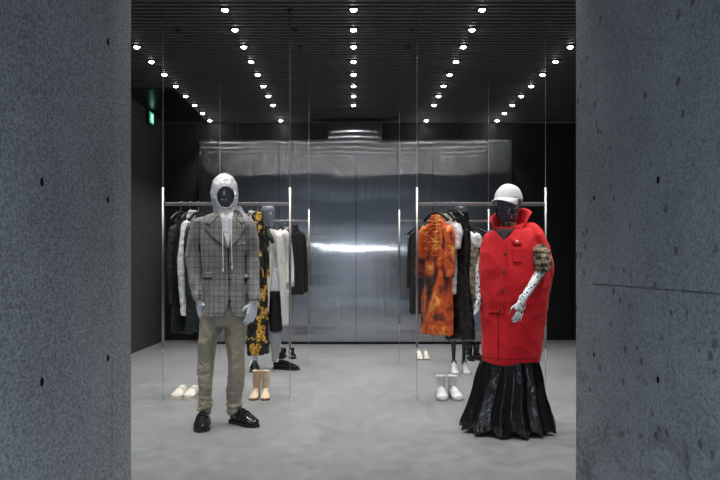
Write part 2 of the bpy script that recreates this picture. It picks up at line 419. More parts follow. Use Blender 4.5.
# steel cabinet
ZS = 11.5; x0 = WX(199, ZS); x1 = WX(512, ZS); ct = WH(139.5, ZS)
t = thing('storage_cabinet', 'wide brushed stainless steel cabinet wall with four tall doors', 'cabinet', ((x0+x1)/2, ZS, 0))
hw = (x1-x0)/2
bm = bmesh.new(); box(bm, (0, .30, (ct+.035)/2), (2*hw, .52, ct-.035)); obj('body', bm, M['steel'], t)
bm = bmesh.new(); box(bm, (0, .30, .018), (2*hw-.02, .48, .036)); obj('plinth', bm, M['trim_black'], t)
edges = [x0, WX(279, ZS), WX(356, ZS), WX(433, ZS), x1]
for i in range(4):
    a, b = edges[i]-(x0+x1)/2+.003, edges[i+1]-(x0+x1)/2-.003
    bm = bmesh.new(); box(bm, ((a+b)/2, .015, (ct+.04)/2), (b-a, .03, ct-.04), bev=.003); obj('door', bm, M['steel'], t)
# steel duct above the cabinet
t = thing('ventilation_box', 'shiny steel ventilation box above the middle of the cabinet', 'duct', (WX(355, 11.95), 11.95, 0))
bm = bmesh.new(); box(bm, (0, 0, 3.33), (.86, .3, .24), bev=.004); obj('housing', bm, M['steel'], t)
bm = bmesh.new(); box(bm, (0, -.01, 3.155), (.84, .27, .11)); obj('duct_face', bm, M['steel'], t)
# exit sign
t = thing('exit_sign', 'green lit exit sign high on the dark left wall', 'sign', (XL, 11.07, 3.34)); t.scale.y = .65
bm = bmesh.new(); box(bm, (.03, 0, 0), (.05, .34, .18), bev=.004); obj('housing', bm, M['trim_black'], t)
bm = bmesh.new(); box(bm, (.058, 0, 0), (.008, .32, .16)); obj('sign_panel', bm, M['sign_green'], t)
bm = bmesh.new(); box(bm, (.064, .075, 0), (.004, .10, .13))
for c, s in (((.064, -.05, .045), (.004, .03, .03)), ((.064, -.055, .005), (.004, .03, .06)), ((.064, -.025, .012), (.004, .06, .014)), ((.064, -.085, -.035), (.004, .05, .016)), ((.064, -.035, -.045), (.004, .016, .05))): box(bm, c, s)
obj('running_figure', bm, M['sign_white'], t)
# sprinklers / small sensors between slats
sp = None
for (px, py) in ((290, 9), (295, 29), (300, 46), (448, 72), (178, 29), (412, 29), (408, 46)):
    Z = F*KC/(HY-py)
    if sp is None:
        sp = thing('ceiling_bracket', 'tiny black suspension bracket fixed under the ceiling slats', 'bracket', (0, 0, HC), 0, 'small black brackets on the ceiling')
        bm = bmesh.new(); box(bm, (0, 0, -.012), (.05, .03, .02), bev=.003); rod(bm, (0, 0, -.02), (0, 0, -.04), .008); obj('body', bm, M['trim_black'], sp); o = sp
    else: o = copy_tree(sp)
    o.location = (WX(px, Z), Z, HC)

# ------------------------------------------------------------------ racks
ZF = 6.76; ZR = 9.45; RH = 1.742
def rack(name_label, xa, xb, Z, group=None):
    t = thing('clothing_rack', name_label, 'clothing rack', ((xa+xb)/2, Z, 0))
    h = (xb-xa)/2
    for s in (-1, 1):
        bm = bmesh.new(); rod(bm, (s*h, 0, .465), (s*h, 0, 1.89), .0115, 14); obj('pole', bm, M['metal'], t, smooth=True)
        bm = bmesh.new(); rod(bm, (s*h, 0, 1.89), (s*h, 0, HC), .0028, 6); obj('ceiling_wire', bm, M['wire'], t, smooth=True)
        bm = bmesh.new(); rod(bm, (s*h, 0, .0), (s*h, 0, .465), .0026, 6); rod(bm, (s*h, 0, 0), (s*h, 0, .006), .016, 12); obj('floor_wire', bm, M['wire'], t, smooth=True)
    bm = bmesh.new(); box(bm, (0, 0, RH), (2*h, .016, .030), bev=.004); obj('rail', bm, M['metal'], t)
    return t
rack('suspended metal clothing rack at front left behind the checked blazer', -1.695, -.565, ZF)
rack('suspended metal clothing rack at front right behind the red coat', .565, 1.708, ZF)
rack('suspended metal clothing rack at back left near the steel cabinet', -1.66, -.555, ZR)
rack('suspended metal clothing rack at back right near the steel cabinet', .57, 1.68, ZR)
def hanger(label, X, Z, yaw, m=None, w=.2, kind='clothes_hanger', drop=.075):
    t = thing(kind, label, 'hanger', (X, Z, RH), yaw)
    bm = bmesh.new(); pts = [(0.0, .0+.024*math.sin(a), .0+.024*math.cos(a)-.002) for a in [(-100+i*20)*PI/180 for i in range(13)]]
    pts = [(0, -.022*math.cos(a), .022*math.sin(a)) for a in [(-.15+i*.28) for i in range(13)]]
    pts += [(0, .0, -.035), (0, 0, -drop)]
    cord(bm, pts, .0035, 6); obj('hook', bm, M['hangwire'], t, smooth=True)
    bm = bmesh.new()
    for s in (-1, 1): tube(bm, [(0, 0, -drop, .012, .008), (s*.07, 0, -drop-.022, .014, .01), (s*w, 0, -drop-.075, .016, .012)], 10, 8, side=V((0, 0, 1)))
    rod(bm, (-w*.96, 0, -drop-.078), (w*.96, 0, -drop-.078), .005); obj('shoulder_bar', bm, m or M['trim_black'], t, smooth=True)
    return t
def garment(name, label, cat, X, Z, yaw, m, sw=.205, L=1.0, hem=.24, dep=.07, sl=.55, sr=.055, neck=.07, amp=.02, seed=0, top=-.085, sleeve=True, waist=None, vox=.009, sleeveout=.03, collar=True, parts=None):
    t = thing(name, label, cat, (X, Z, RH), yaw)
    bm = bmesh.new(); zb = -L
    tube(bm, [(0, 0, top+.005, neck*.6, dep*.45), (0, 0, top-.02, neck*1.15, dep*.55), (0, 0, top-.055, sw*.75, dep*.7), (0, 0, top-.085, sw*.97, dep*.8), (0, 0, top-.14, sw, dep*.9), (0, 0, top-.30, waist or sw, dep),
              (0, 0, (top-.3+zb)/2, ((waist or sw)+hem)/2, dep*1.1), (0, 0, zb+.02, hem, dep*1.25), (0, 0, zb, hem*.98, dep*1.2)], 40, 30, pw=2.3)
    if collar: tube(bm, [(0, .0, top-.03, neck, dep*.6), (0, 0, top+.03, neck*.8, dep*.6)], 20)
    if sleeve:
        for s in (-1, 1):
            tube(bm, [(s*sw*.8, 0, top-.08, sr*.8, sr*.8), (s*(sw+.005), -.005, top-.15, sr, sr), (s*(sw+sleeveout), -.015, top-.1-sl*.5, sr*.85, sr*.85), (s*(sw+sleeveout*1.2), -.03, top-.1-sl, sr*.8, sr*.75)], 18, 16)
    rz = top-.1
    f = folds(amp, 13, .12, .3, seed*3.1, lambda z: max(0, min(1, (rz-z)/.3)) * (1 if True else 0)+.15)
    me = remesh(bm, vox, 2, f, name)
    link('garment_body', me, m, t)
    if parts: parts(t, bvh(me), me)
    return t

D = math.radians
# front left rack
def hx(px, Z): return WX(px, Z)
hanger('thin hanger holding the black jacket nearest the left pole', hx(181, ZF), ZF, D(60), w=.13)
garment('black_jacket', 'black jacket hanging nearest the left pole of the front left rack', 'jacket', hx(181, ZF), ZF, D(62), M['black_cloth'], sw=.115, L=1.13, hem=.14, dep=.028, seed=1, top=-.125, sl=.66, sr=.034, sleeveout=.04)
hanger('thin hanger holding the white jacket beside the checked blazer', hx(190.5, ZF), ZF, D(62), w=.12)
garment('white_jacket', 'white jacket hanging beside the sleeve of the checked blazer', 'jacket', hx(192.5, ZF), ZF, D(60), M['white_cotton'], sw=.10, L=.82, hem=.12, dep=.028, seed=2, top=-.085, sl=.80, sr=.034, sleeveout=.05)
hanger('thin hanger holding the dark green coat behind the checked blazer', hx(198.5, ZF), ZF, D(62), w=.13)
garment('dark_green_coat', 'very dark green coat hanging behind the checked blazer', 'coat', hx(199.5, ZF), ZF, D(62), M['green_black'], sw=.15, L=1.12, hem=.19, dep=.028, seed=3, top=-.12, sl=.6, sr=.034)
hanger('hanger holding the pale grey shirt right of the hooded head', hx(234, ZF), ZF, D(28), w=.12)
garment('grey_shirt', 'pale grey shirt hanging behind the blazer shoulder beside the hood', 'shirt', hx(234, ZF), ZF, D(28), M['white_nylon'], sw=.13, L=.75, hem=.15, dep=.035, seed=4, top=-.02, sl=.35, sr=.03, amp=.01, sleeveout=0)
hanger('hanger holding the narrow white shirt between blazer and floral dress', hx(252, ZF), ZF, D(70), w=.10)
garment('white_shirt', 'white shirt hanging between the checked blazer and the floral dress', 'shirt', hx(252, ZF), ZF, D(68), M['white_cotton'], sw=.11, L=.80, hem=.12, dep=.025, seed=5, top=-.09, sl=.55, sr=.024, amp=.01)
hanger('hanger holding the long black and yellow floral dress', hx(257.5, ZF), ZF, D(62), w=.06)
garment('floral_dress', 'long black dress with yellow flowers hanging beside the checked blazer', 'dress', hx(258.5, ZF), ZF, D(60), M['floral'], sw=.065, L=1.32, hem=.125, dep=.05, seed=6, top=-.10, sl=.45, sr=.03, amp=.018, waist=.115, sleeveout=.03, neck=.035)
# back left rack
hanger('hanger holding the white blouse on the back left rack', hx(286.5, ZR), ZR, D(62), w=.12)
garment('white_blouse', 'white blouse hanging just behind the right pole of the front left rack', 'blouse', hx(286.5, ZR), ZR, D(62), M['white_cotton'], sw=.13, L=.72, hem=.14, dep=.04, seed=7, top=-.10, sl=.5, sr=.04)
hanger('black bar hanger holding the navy dress on the back left rack', hx(281, ZR), ZR, D(60), w=.11)
garment('navy_dress', 'navy dress hanging behind the white coated mannequin', 'dress', hx(281, ZR), ZR, D(66), M['navy'], sw=.12, L=1.20, hem=.16, dep=.04, seed=8, top=-.11, sl=.4, sr=.04)
hanger('hanger holding the black coat at the right end of the back left rack', hx(293, ZR), ZR, D(55), w=.13)
garment('black_coat', 'black coat hanging last on the right of the back left rack', 'coat', hx(294.5, ZR), ZR, D(55), M['black_cloth'], sw=.16, L=.90, hem=.17, dep=.055, seed=9, top=-.07, sl=.72, sr=.04)
# front right rack
hanger('black hanger holding the orange dyed dress', hx(436, ZF), ZF, D(-46), w=.14)
def orange_parts(t, tr, me):
    for z in [-.16-.03*i for i in range(11)]:
        h = [tr.ray_cast(V((x, -1, z+.008*math.sin(x*60+z*90))), V((0, 1, 0)))[0] for x in [(-.09+.012*q) for q in range(15)]]
        pts = [tuple(q+V((0, -.004, 0))) for q in h if q is not None]
        if len(pts) > 3:
            bm = bmesh.new(); cord(bm, pts, .005, 6); obj('ruched_gather', bm, M['orange'], t, smooth=True)
garment('orange_dress', 'orange and brown marbled dress hanging first on the front right rack', 'dress', hx(436.5, ZF), ZF, D(-46), M['orange'], sw=.15, L=1.145, hem=.185, dep=.055, seed=10, top=-.128, sl=.42, sr=.05, amp=.022, neck=.075, parts=orange_parts, sleeveout=.02)
hanger('black hanger holding the white tee shirt', hx(445, ZF), ZF, D(-50), w=.12)
garment('white_tee_shirt', 'white short sleeved tee shirt hanging behind the orange dress', 't-shirt', hx(447, ZF), ZF, D(-50), M['white_cotton'], sw=.135, L=.80, hem=.105, dep=.035, seed=11, top=-.105, sl=.20, sr=.045, sleeveout=.015, waist=.105)
# long leather skirt on clip hanger
hanger('clip hanger holding the long black leather skirt', hx(453, ZF), ZF, D(-55), w=.14, drop=.05)
t = thing('leather_skirt', 'long black leather skirt hanging between tee shirt and red coat', 'skirt', (hx(456.5, ZF), ZF, RH), D(-52))
bm = bmesh.new(); tube(bm, [(0, 0, -.075, .125, .03), (0, 0, -.10, .127, .035), (0, 0, -.3, .15, .055), (0, 0, -.7, .155, .06), (.03, 0, -1.2, .165, .07)], 40, 30, pw=2.4)
link('garment_body', remesh(bm, .009, 2, folds(.03, 13, .12, .3, 41), 'leather_skirt'), M['leather'], t)
bm = bmesh.new(); tube(bm, [(0, 0, -.06, .128, .034), (0, 0, -.10, .130, .038)], 40, pw=2.4); obj('waistband', bm, M['black_cloth'], t, smooth=True)
# back right rack
hanger('hanger holding the long black coat left of the orange dress', hx(417, ZR), ZR, D(-60))
garment('long_black_coat', 'long black coat seen left of the orange dress at the back right rack', 'coat', hx(418.5, ZR), ZR, D(-68), M['black_cloth'], sw=.18, L=1.13, hem=.21, dep=.05, seed=12, top=-.09, sl=.65, sr=.04)
hanger('hanger tilted behind the vest mannequin on the back right rack', hx(473, ZR), ZR, D(-40))
garment('black_dress', 'black dress hanging behind the mannequin in the beige vest', 'dress', hx(472.5, ZR), ZR, D(-60), M['black_cloth'], sw=.15, L=1.0, hem=.2, dep=.05, seed=13, top=-.10, sl=.5, sr=.035)

# ------------------------------------------------------------------ shoes
def shoe(t, style, m, sole_m, at=V((0, 0, 0)), ang=0.0, L=.29, wd=.052, shaft=0, shaft_r=(.05, .055), heel=0.0, top=.075, as_part=None, vox=.004, toe='round'):
    """toe points to local -y before turning by ang; at = heel centre on the ground"""
    R = Matrix.Translation(at) @ Matrix.Rotation(ang, 4, 'Z')
    s0 = .022 if heel == 0 else .008
    def sec(bm, L0, rows):
        # rows: (y, halfwidth, ztop, zbot)
        n = 18; prev = None; rings = []
        for (y, w, zt, zb) in spl(rows, 22):
            r = []
            for i in range(n):
                a = 2*PI*i/n; c, s = math.cos(a), math.sin(a)
                x = math.copysign(abs(c)**.75, c)*w; z = (zb+zt)/2+math.copysign(abs(s)**(.95 if s > 0 else .6), s)*(zt-zb)/2
                if s > 0: x *= 1-.25*s
                r.append(bm.verts.new((x, y, z)))
            rings.append(r)
        for i in range(len(rings)-1):
            for q in range(n): bm.faces.new((rings[i][q], rings[i][(q+1) % n], rings[i+1][(q+1) % n], rings[i+1][q]))
        bm.faces.new(rings[0]); bm.faces.new(rings[-1][::-1])
    q = wd; e = .35 if toe == 'point' else (.85 if toe == 'square' else .6)
    h = heel
    bm = bmesh.new()
    sec(bm, L, [(.012, q*.45, top*.7+h, s0+h), (0, q*.66, top*.95+h, s0+h), (-.05*L/.29, q*.70, top*1.02+h, s0+h*.8), (-.12*L/.29, q*.78, top*.98+h*.6, s0+h*.45), (-.17*L/.29, q*.95, top*.82+h*.2, s0+.0), (-.22*L/.29, q, top*.62, s0), (-.26*L/.29, q*(e*.4+.55), top*.5, s0), (-L+.014, q*e*.75, top*.34+.012, s0+.002), (-L+.003, q*e*.3, s0+.014, s0+.006)])
    if shaft:
        tube(bm, [(0, -.035, top*.55+h, shaft_r[0]*.9, shaft_r[0]), (0, -.032, top+h, shaft_r[0]*.86, shaft_r[0]*.98), (0, -.03, shaft*.8, (shaft_r[0]+shaft_r[1])*.45, (shaft_r[0]+shaft_r[1])/2), (0, -.03, shaft, shaft_r[1]*.9, shaft_r[1])], 20, 10)
    me = remesh(bm, vox, 2, (lambda c: .006*nz(c, 17, .6, .6, 2)+.002*nz(c, 38)) if shaft else None, 'upper')
    me.transform(R)
    up = link('upper', me, m, t)
    so = up if as_part else t
    bm = bmesh.new()
    if heel == 0:
        rows = [(.016, q*.5), (.004, q*.78), (-.06*L/.29, q*.8), (-.13*L/.29, q*.86), (-.2*L/.29, q*1.06), (-.25*L/.29, q*(e*.5+.52)), (-L+.006, q*e*.8), (-L-.003, q*e*.4)]
        outs = spl(rows, 24); poly = [(w, y) for y, w in outs]+[(-w, y) for y, w in outs[::-1]]
        lo = [bm.verts.new((x, y, 0)) for x, y in poly]; hi = [bm.verts.new((x, y, s0+.003)) for x, y in poly]
        bm.faces.new(lo); bm.faces.new(hi[::-1])
        for i in range(len(poly)): bm.faces.new((lo[i], lo[(i+1) % len(poly)], hi[(i+1) % len(poly)], hi[i]))
    else:
        rows = [(-.15*L/.29, q*.85), (-.2*L/.29, q*1.03), (-.25*L/.29, q*(e*.5+.52)), (-L+.002, q*e*.6)]
        outs = spl(rows, 14); poly = [(w, y) for y, w in outs]+[(-w, y) for y, w in outs[::-1]]
        lo = [bm.verts.new((x, y, 0)) for x, y in poly]; hi = [bm.verts.new((x, y, s0+.002)) for x, y in poly]
        bm.faces.new(lo); bm.faces.new(hi[::-1])
        for i in range(len(poly)): bm.faces.new((lo[i], lo[(i+1) % len(poly)], hi[(i+1) % len(poly)], hi[i]))
        bh = bmesh.new(); tube(bh, [(0, -.012, 0, q*.5, .026), (0, -.014, h*.5, q*.52, .028), (0, -.02, h+.02, q*.64, .038)], 14, 6, pw=2.6); bh.transform(R); obj('heel', bh, sole_m, so, smooth=True)
    bmesh.ops.recalc_face_normals(bm, faces=bm.faces[:]); bm.transform(R)
    obj('sole', bm, sole_m, so)
    if style == 'strap':
        bm = bmesh.new()
        for yy, rr in ((-.105*L/.29, top*.93), (-.15*L/.29, top*.84)):
            pts = [(q*.98*math.cos(a), yy, s0+.006+(rr-s0+.004)*math.sin(a)) for a in [PI*i/14 for i in range(15)]]
            tube(bm, [(*p_, .011, .0035) for p_ in pts], 8, side=V((0, 1, 0)))
        bm.transform(R); obj('strap', bm, m, so, smooth=True)
        bm = bmesh.new(); box(bm, (q*.7, -.105*L/.29, top*.76), (.022, .026, .01), bev=.003); bm.transform(R); obj('buckle', bm, M['metal'], so)
    if style == 'lace':
        bm = bmesh.new()
        for i in range(5):
            yy = -(.085+.022*i)*L/.29; zz = top*(1.0-.07*i)+h*.3
            cord(bm, [(-.02, yy, zz-.004), (0, yy-.004, zz+.004), (.02, yy-.008, zz-.004)], .0028, 6, 5)
        bm.transform(R); obj('laces', bm, sole_m, so, smooth=True)
    return up
def lone_shoe(name, label, px, py_base, Z, ang, **kw):
    t = thing(name, label, 'shoe' if 'boot' not in name else 'boot', (WX(px, Z), Z, 0), ang)
    shoe(t, kw.pop('style', ''), kw.pop('m'), kw.pop('sm'), **kw); return t

# white clogs, beige boots, white boots, and back shoes
for i, (px, ang, w) in enumerate(((184.5, 26, 'left'), (196.5, 26, 'right'))):
    t = lone_shoe('clog', 'cream thick-soled clog at floor left, %s one of the pair' % w, px, 0, 6.93, D(ang-38), m=M['cream'], sm=M['cream'], L=.20, wd=.054, top=.11, toe='square')
    bm = bmesh.new(); pts = [(.058*math.cos(a), -.09, .03+.074*math.sin(a)) for a in [PI*i_/14 for i_ in range(15)]]
    tube(bm, [(*p_, .013, .003) for p_ in pts], 8, side=V((0, 1, 0))); obj('strap', bm, M['cream'], t, smooth=True)
for px, w, a in ((257.5, 'left', -4), (266, 'right', 4)):
    lone_shoe('ankle_boot', 'beige leather ankle boot with brown sole, %s one of the pair' % w, px, 0, 6.95, D(a), m=M['boot_beige'], sm=M['gum'], L=.235, wd=.041, shaft=.24, shaft_r=(.041, .044), heel=.035, top=.062, toe='square')
for px, w, a in ((440.5, 'left', -2), (451.0, 'right', 10)):
    lone_shoe('ankle_boot', 'white slouchy ankle boot on the floor, %s one of the pair' % w, px, 0, 6.93, D(a), m=M['boot_white'], sm=M['grey_sole'], L=.25, wd=.047, shaft=.20, shaft_r=(.048, .052), heel=0.012, top=.10, toe='square')
for px, w, a in ((284, 'left', -8), (291.5, 'right', 8)):
    lone_shoe('lace_up_shoe', 'shiny black lace-up shoe below the back left rack, %s one of the pair' % w, px, 0, 9.95, D(a), m=M['shoe_black'], sm=M['sole_black'], L=.28, wd=.048, shaft=.12, shaft_r=(.042, .04), top=.08, style='lace', vox=.006)
for px, w in ((419, 'left'), (425.5, 'right')):
    t = lone_shoe('sandal', 'small cream sandal on the far floor near the steel cabinet, %s one' % w, px, 0, 9.8, 0, m=M['cream'], sm=M['grey_sole'], L=.24, wd=.038, heel=.05, top=.05, vox=.005)
    for yy, zz in ((-.03, .12), (-.17, .065)):
        bm = bmesh.new(); pts = [(.038*math.cos(a), yy, .03+(zz-.03)*math.sin(a)) for a in [PI*i_/12 for i_ in range(13)]]
        tube(bm, [(*p_, .01, .003) for p_ in pts], 8, side=V((0, 1, 0))); obj('strap', bm, M['cream'], t, smooth=True)
lone_shoe('tall_boot', 'tall black boot standing behind the vest mannequin, left one of the pair', 469, 0, 9.75, D(0), m=M['shoe_black'], sm=M['sole_black'], L=.28, wd=.045, shaft=.33, shaft_r=(.045, .05), top=.08, style='lace', vox=.006)
lone_shoe('tall_boot', 'tall black boot beside the hem of the red coat, right one of the pair', 475.5, 0, 9.75, D(12), m=M['shoe_black'], sm=M['sole_black'], L=.28, wd=.045, shaft=.22, shaft_r=(.045, .05), top=.08, style='lace', vox=.006)

# ------------------------------------------------------------------ mannequins
def hand(bm, wrist, d, side, thumb, curl=.5, s=1.0):
    """d: fingers direction, side: across the palm (towards index), thumb = sign along side, palm normal = d x side"""
    d = V(d).normalized(); side = V(side); side = (side-d*side.dot(d)).normalized(); nrm = d.cross(side)
    wrist = V(wrist)
    cap(bm, wrist-d*.03, .026*s, wrist+d*.012, .024*s)
    lens = (.070, .079, .073, .058)
    for i in range(4):
        o = (1.5-i)*.0205*s
        kn = wrist+d*(.092-.004*abs(1-i))*s+side*o
        cap(bm, wrist+d*.012*s+side*o*.62, .0155*s, kn, .0115*s, 10)
        p = kn; dd = d.copy(); L = lens[i]*s; r = .0088*s
        for q, fr in enumerate((.45, .32, .23)):
            dd = (dd*math.cos(curl*(.55 if q == 0 else .75))+nrm*math.sin(curl*(.55 if q == 0 else .75))).normalized()
            e = p+dd*L*fr; cap(bm, p, r, e, r*.92, 10); p = e; r *= .92
    t0 = wrist+d*.025*s+side*.022*s*thumb
    nrm = nrm*math.copysign(1, curl)
    t1 = t0+(d*.6+side*.62*thumb+nrm*.35).normalized()*.040*s
    t2 = t1+(d*.85+side*.28*thumb+nrm*.4).normalized()*.032*s
    t3 = t2+(d*.9+nrm*.45).normalized()*.025*s
    cap(bm, t0, .015*s, t1, .0115*s, 10); cap(bm, t1, .0112*s, t2, .010*s, 10); cap(bm, t2, .010*s, t3, .0085*s, 10)
def head(bm, c, yaw, s=1.0, face=True):
    c = V(c); f = V((math.sin(yaw), -math.cos(yaw), 0)); sd = V((math.cos(yaw), math.sin(yaw), 0))
    st = [(-.122, .018, .022, .052), (-.112, .034, .036, .044), (-.085, .05, .058, .03), (-.045, .063, .078, .014), (0, .073, .092, .003), (.045, .077, .099, -.004), (.08, .066, .085, -.006), (.104, .043, .056, -.006), (.116, .015, .02, -.006)]
    bmt = [(*(c+f*q[3]*s+V((0, 0, q[0]*s))), q[1]*s, q[2]*s) for q in st]
    tube(bm, bmt, 26, 26, side=sd)
    if face:
        cap(bm, c+f*.084*s+V((0, 0, .022*s)), .008*s, c+f*.104*s+V((0, 0, -.018*s)), .013*s, 10)
        for q in (-1, 1):
            cap(bm, c+f*.078*s+sd*q*.018*s+V((0, 0, .034*s)), .012*s, c+f*.070*s+sd*q*.046*s+V((0, 0, .030*s)), .011*s, 10)
            cap(bm, c+sd*q*.074*s+V((0, 0, .012*s))+f*-.01, .010*s, c+sd*q*.072*s+V((0, 0, -.02*s)), .008*s, 10)
        cap(bm, c+f*.084*s+sd*-.018*s+V((0, 0, -.052*s)), .009*s, c+f*.084*s+sd*.018*s+V((0, 0, -.052*s)), .009*s, 10)
def body(name, t, J, mats, pick, vox=.005, fem=False, hands=(None, None), yaw=0, facey=0):
    bm = bmesh.new(); k = .9 if fem else 1.0
    sd = V((math.cos(yaw), math.sin(yaw), 0))
    pc, cc, nb, hc = (V(J[q]) for q in ('pelvis', 'chest', 'neck', 'head'))
    tube(bm, [(*(pc-V((0, 0, .12))), .10*k, .08), (*(pc-V((0, 0, .03))), .165*k, .105*k), (*(pc+V((0, 0, .05))), .15*k, .10*k), (*((pc+cc)/2), .122*k, .088*k), (*cc, .155*k, .108*k), (*((cc*.35+nb*.65)), .16*k, .09*k), (*(nb-V((0, 0, .03))), .10*k, .065), (*nb, .055, .055)], 28, 34, side=sd, pw=2.3)
    cap(bm, nb-V((0, 0, .03)), .056*k, hc-V((0, 0, .07)), .05*k)
    head(bm, hc, facey)
    for i in (0, 1):
        s, e, w = (V(q) for q in J['arm'][i])
        cap(bm, s, .052*k, e, .038*k); cap(bm, e, .040*k, w, .026*k)
        if hands[i]: hand(bm, w, *hands[i])
        h, kn, an, toe = (V(q) for q in J['leg'][i])
        cap(bm, h, .088*k, kn, .055*k); cap(bm, kn, .052*k, kn*.6+an*.4+V((0, .012, 0)), .047*k); cap(bm, kn*.6+an*.4+V((0, .012, 0)), .047*k, an, .034*k); cap(bm, an, .036*k, toe, .02)
    me = remesh(bm, vox, 2, None, name)
    nr = [v.normal.copy() for v in me.vertices]
    for v, nn in zip(me.vertices, nr):
        if .13 < v.co.z < (.90 if abs(v.co.x) < .15 else .66): v.co = v.co-nn*(.012 if fem else .018)
    o = link('mannequin_body', me, mats, t)
    for p in me.polygons: p.material_index = pick(p.center)
    return o
def P_(t, Z0):
    x0, y0 = t.location.x, t.location.y
    def f(px, py, dy=0.0):
        w = W(px, py, Z0+dy); return V((w.x-x0, w.y-y0, w.z))
    return f

# ---- front left: hooded man
Z0 = 5.70
man = thing('mannequin', 'mannequin in grey checked blazer, white hood and khaki trousers', 'mannequin', (WX(222, Z0), Z0, 0))
p = P_(man, Z0)
FX = man.location.x; FY = man.location.y
lh = V((-1.125-FX, 5.73-FY, 0)); rh = V((-.915-FX, 5.80-FY, 0))
J = dict(pelvis=p(224, 298), chest=p(223.5, 245), neck=p(224, 217), head=p(224.3, 194.5, -.01),
    arm=[(p(203, 227), p(195, 263, .03), p(199.5, 302.5, -.06)), (p(245, 227), p(251, 263, .03), p(254, 302, -.06))],
    leg=[(p(214, 300), p(207, 357, -.02), lh+V((0.01, -.03, .10)), lh+V((.02, -.16, .05))), (p(235, 300), p(237, 357, -.01), rh+V((.02, -.03, .10)), rh+V((.13, -.12, .05)))])
body('mannequin_body', man, J, [M['head_dark'], M['skin_white'], M['black_cloth']], lambda c: 0 if c.z > 1.45 else (2 if (c.z < .3 or c.z > .965) else 1), .0045,
     hands=((V((.28, -.12, -1)), V((.85, -.55, 0)), 1, -.42, 1.08), (V((-.2, -.12, -1)), V((-.75, -.65, 0)), 1, .42, 1.08)), facey=D(8))
# shoes
shoe(man, 'strap', M['shoe_black'], M['sole_black'], lh, D(6), L=.30, wd=.058, top=.115, as_part=True)
shoe(man, 'strap', M['shoe_black'], M['sole_black'], rh, D(46), L=.285, wd=.058, top=.118, as_part=True)
for o in [c for c in man.children if c.name.startswith('upper')]: o.name = 'shoe'
# trousers
bm = bmesh.new()
def pt(px, py, a, b, dy=0): return (*p(px, py, dy), a, b)
tube(bm, [pt(224.5, 283, .13, .09), pt(224.5, 300, .142, .105), pt(224.5, 318, .165, .118), pt(225, 327, .13, .09)], 36, 14, pw=2.5)
tube(bm, [pt(214.5, 296, .078, .10), pt(210.5, 322, .093, .105), pt(207.8, 345, .080, .093), pt(206.8, 370, .070, .080), (lh.x+.012, lh.y-.03, .24, .060, .070), (lh.x+.004, lh.y-.035, .13, .064, .072), (lh.x+.0, lh.y-.04, .085, .058, .066)], 30, 30)
tube(bm, [pt(234.5, 296, .078, .10), pt(236, 322, .088, .105), pt(236.6, 345, .076, .093), pt(237.2, 370, .067, .080), (rh.x+.022, rh.y-.05, .25, .060, .078), (rh.x+.02, rh.y-.035, .13, .062, .075), (rh.x+.02, rh.y-.04, .075, .06, .072)], 30, 30)
def tf(c):
    lo = max(0, min(1, (.42-c.z)/.3)); ml = max(0, min(1, (1.0-c.z)/.3))
    return .014*ml*nz(c, 8, 1, 1, .45, 3)+.038*lo*ridge(c, 8, .6, .6, 2.2, 9)+.036*ml*ridge(c, 7, 1, 1, .45, 2)-.006*ml
me = remesh(bm, .0075, 12, tf, 'trousers'); link('trousers', me, M['trouser'], man)
TR = bvh(me)
# front crease lines
for pts_ in (([(208.5, 325), (206, 350), (205, 375), (204, 396)]), ([(236, 325), (237, 350), (237.8, 375), (238.5, 396)])):
    pass
# blazer
bm = bmesh.new()
tube(bm, [pt(225, 211.5, .055, .06, .02), pt(225, 214.5, .10, .075, .015), pt(224.5, 219, .165, .092, .01), pt(224, 226, .178, .108), pt(224, 245, .176, .125), pt(224.3, 262, .164, .122), pt(224.8, 276, .160, .120), pt(225.5, 298, .166, .132), pt(226, 316, .176, .138), pt(226, 319.5, .172, .134)], 44, 44, pw=2.5)
def bf(c):
    arm = 1 if abs(c.x-.01) > .17 else .5
    return .010*arm*nz(c, 11, 1, 1, .9, 4)+.007*nz(c, 6, 1, 1, .5, 8)+.016*arm*ridge(c, 6, .8, .8, 1.2, 12)
me = remesh(bm, .0065, 2, bf, 'blazer')
SLV = []
bm = bmesh.new(); tube(bm, [pt(206, 221, .045, .05), pt(200, 225, .060, .062), pt(196.3, 238, .064, .066, .01), pt(194.5, 258, .062, .064, .03), pt(196, 280, .056, .06, .0), pt(198.8, 296, .049, .052, -.05), pt(199.3, 301, .047, .05, -.06)], 24, 26)
SLV.append(bm)
bm = bmesh.new(); tube(bm, [pt(242, 221, .045, .05), pt(248, 225, .056, .062), pt(250.6, 238, .058, .066, .01), pt(251.6, 258, .057, .064, .03), pt(252.8, 280, .052, .06, .0), pt(254, 295.5, .047, .052, -.05), pt(254.2, 300.5, .045, .05, -.06)], 24, 26)
SLV.append(bm)
SLV = [remesh(b_, .0065, 2, bf, 'sleeve') for b_ in SLV]
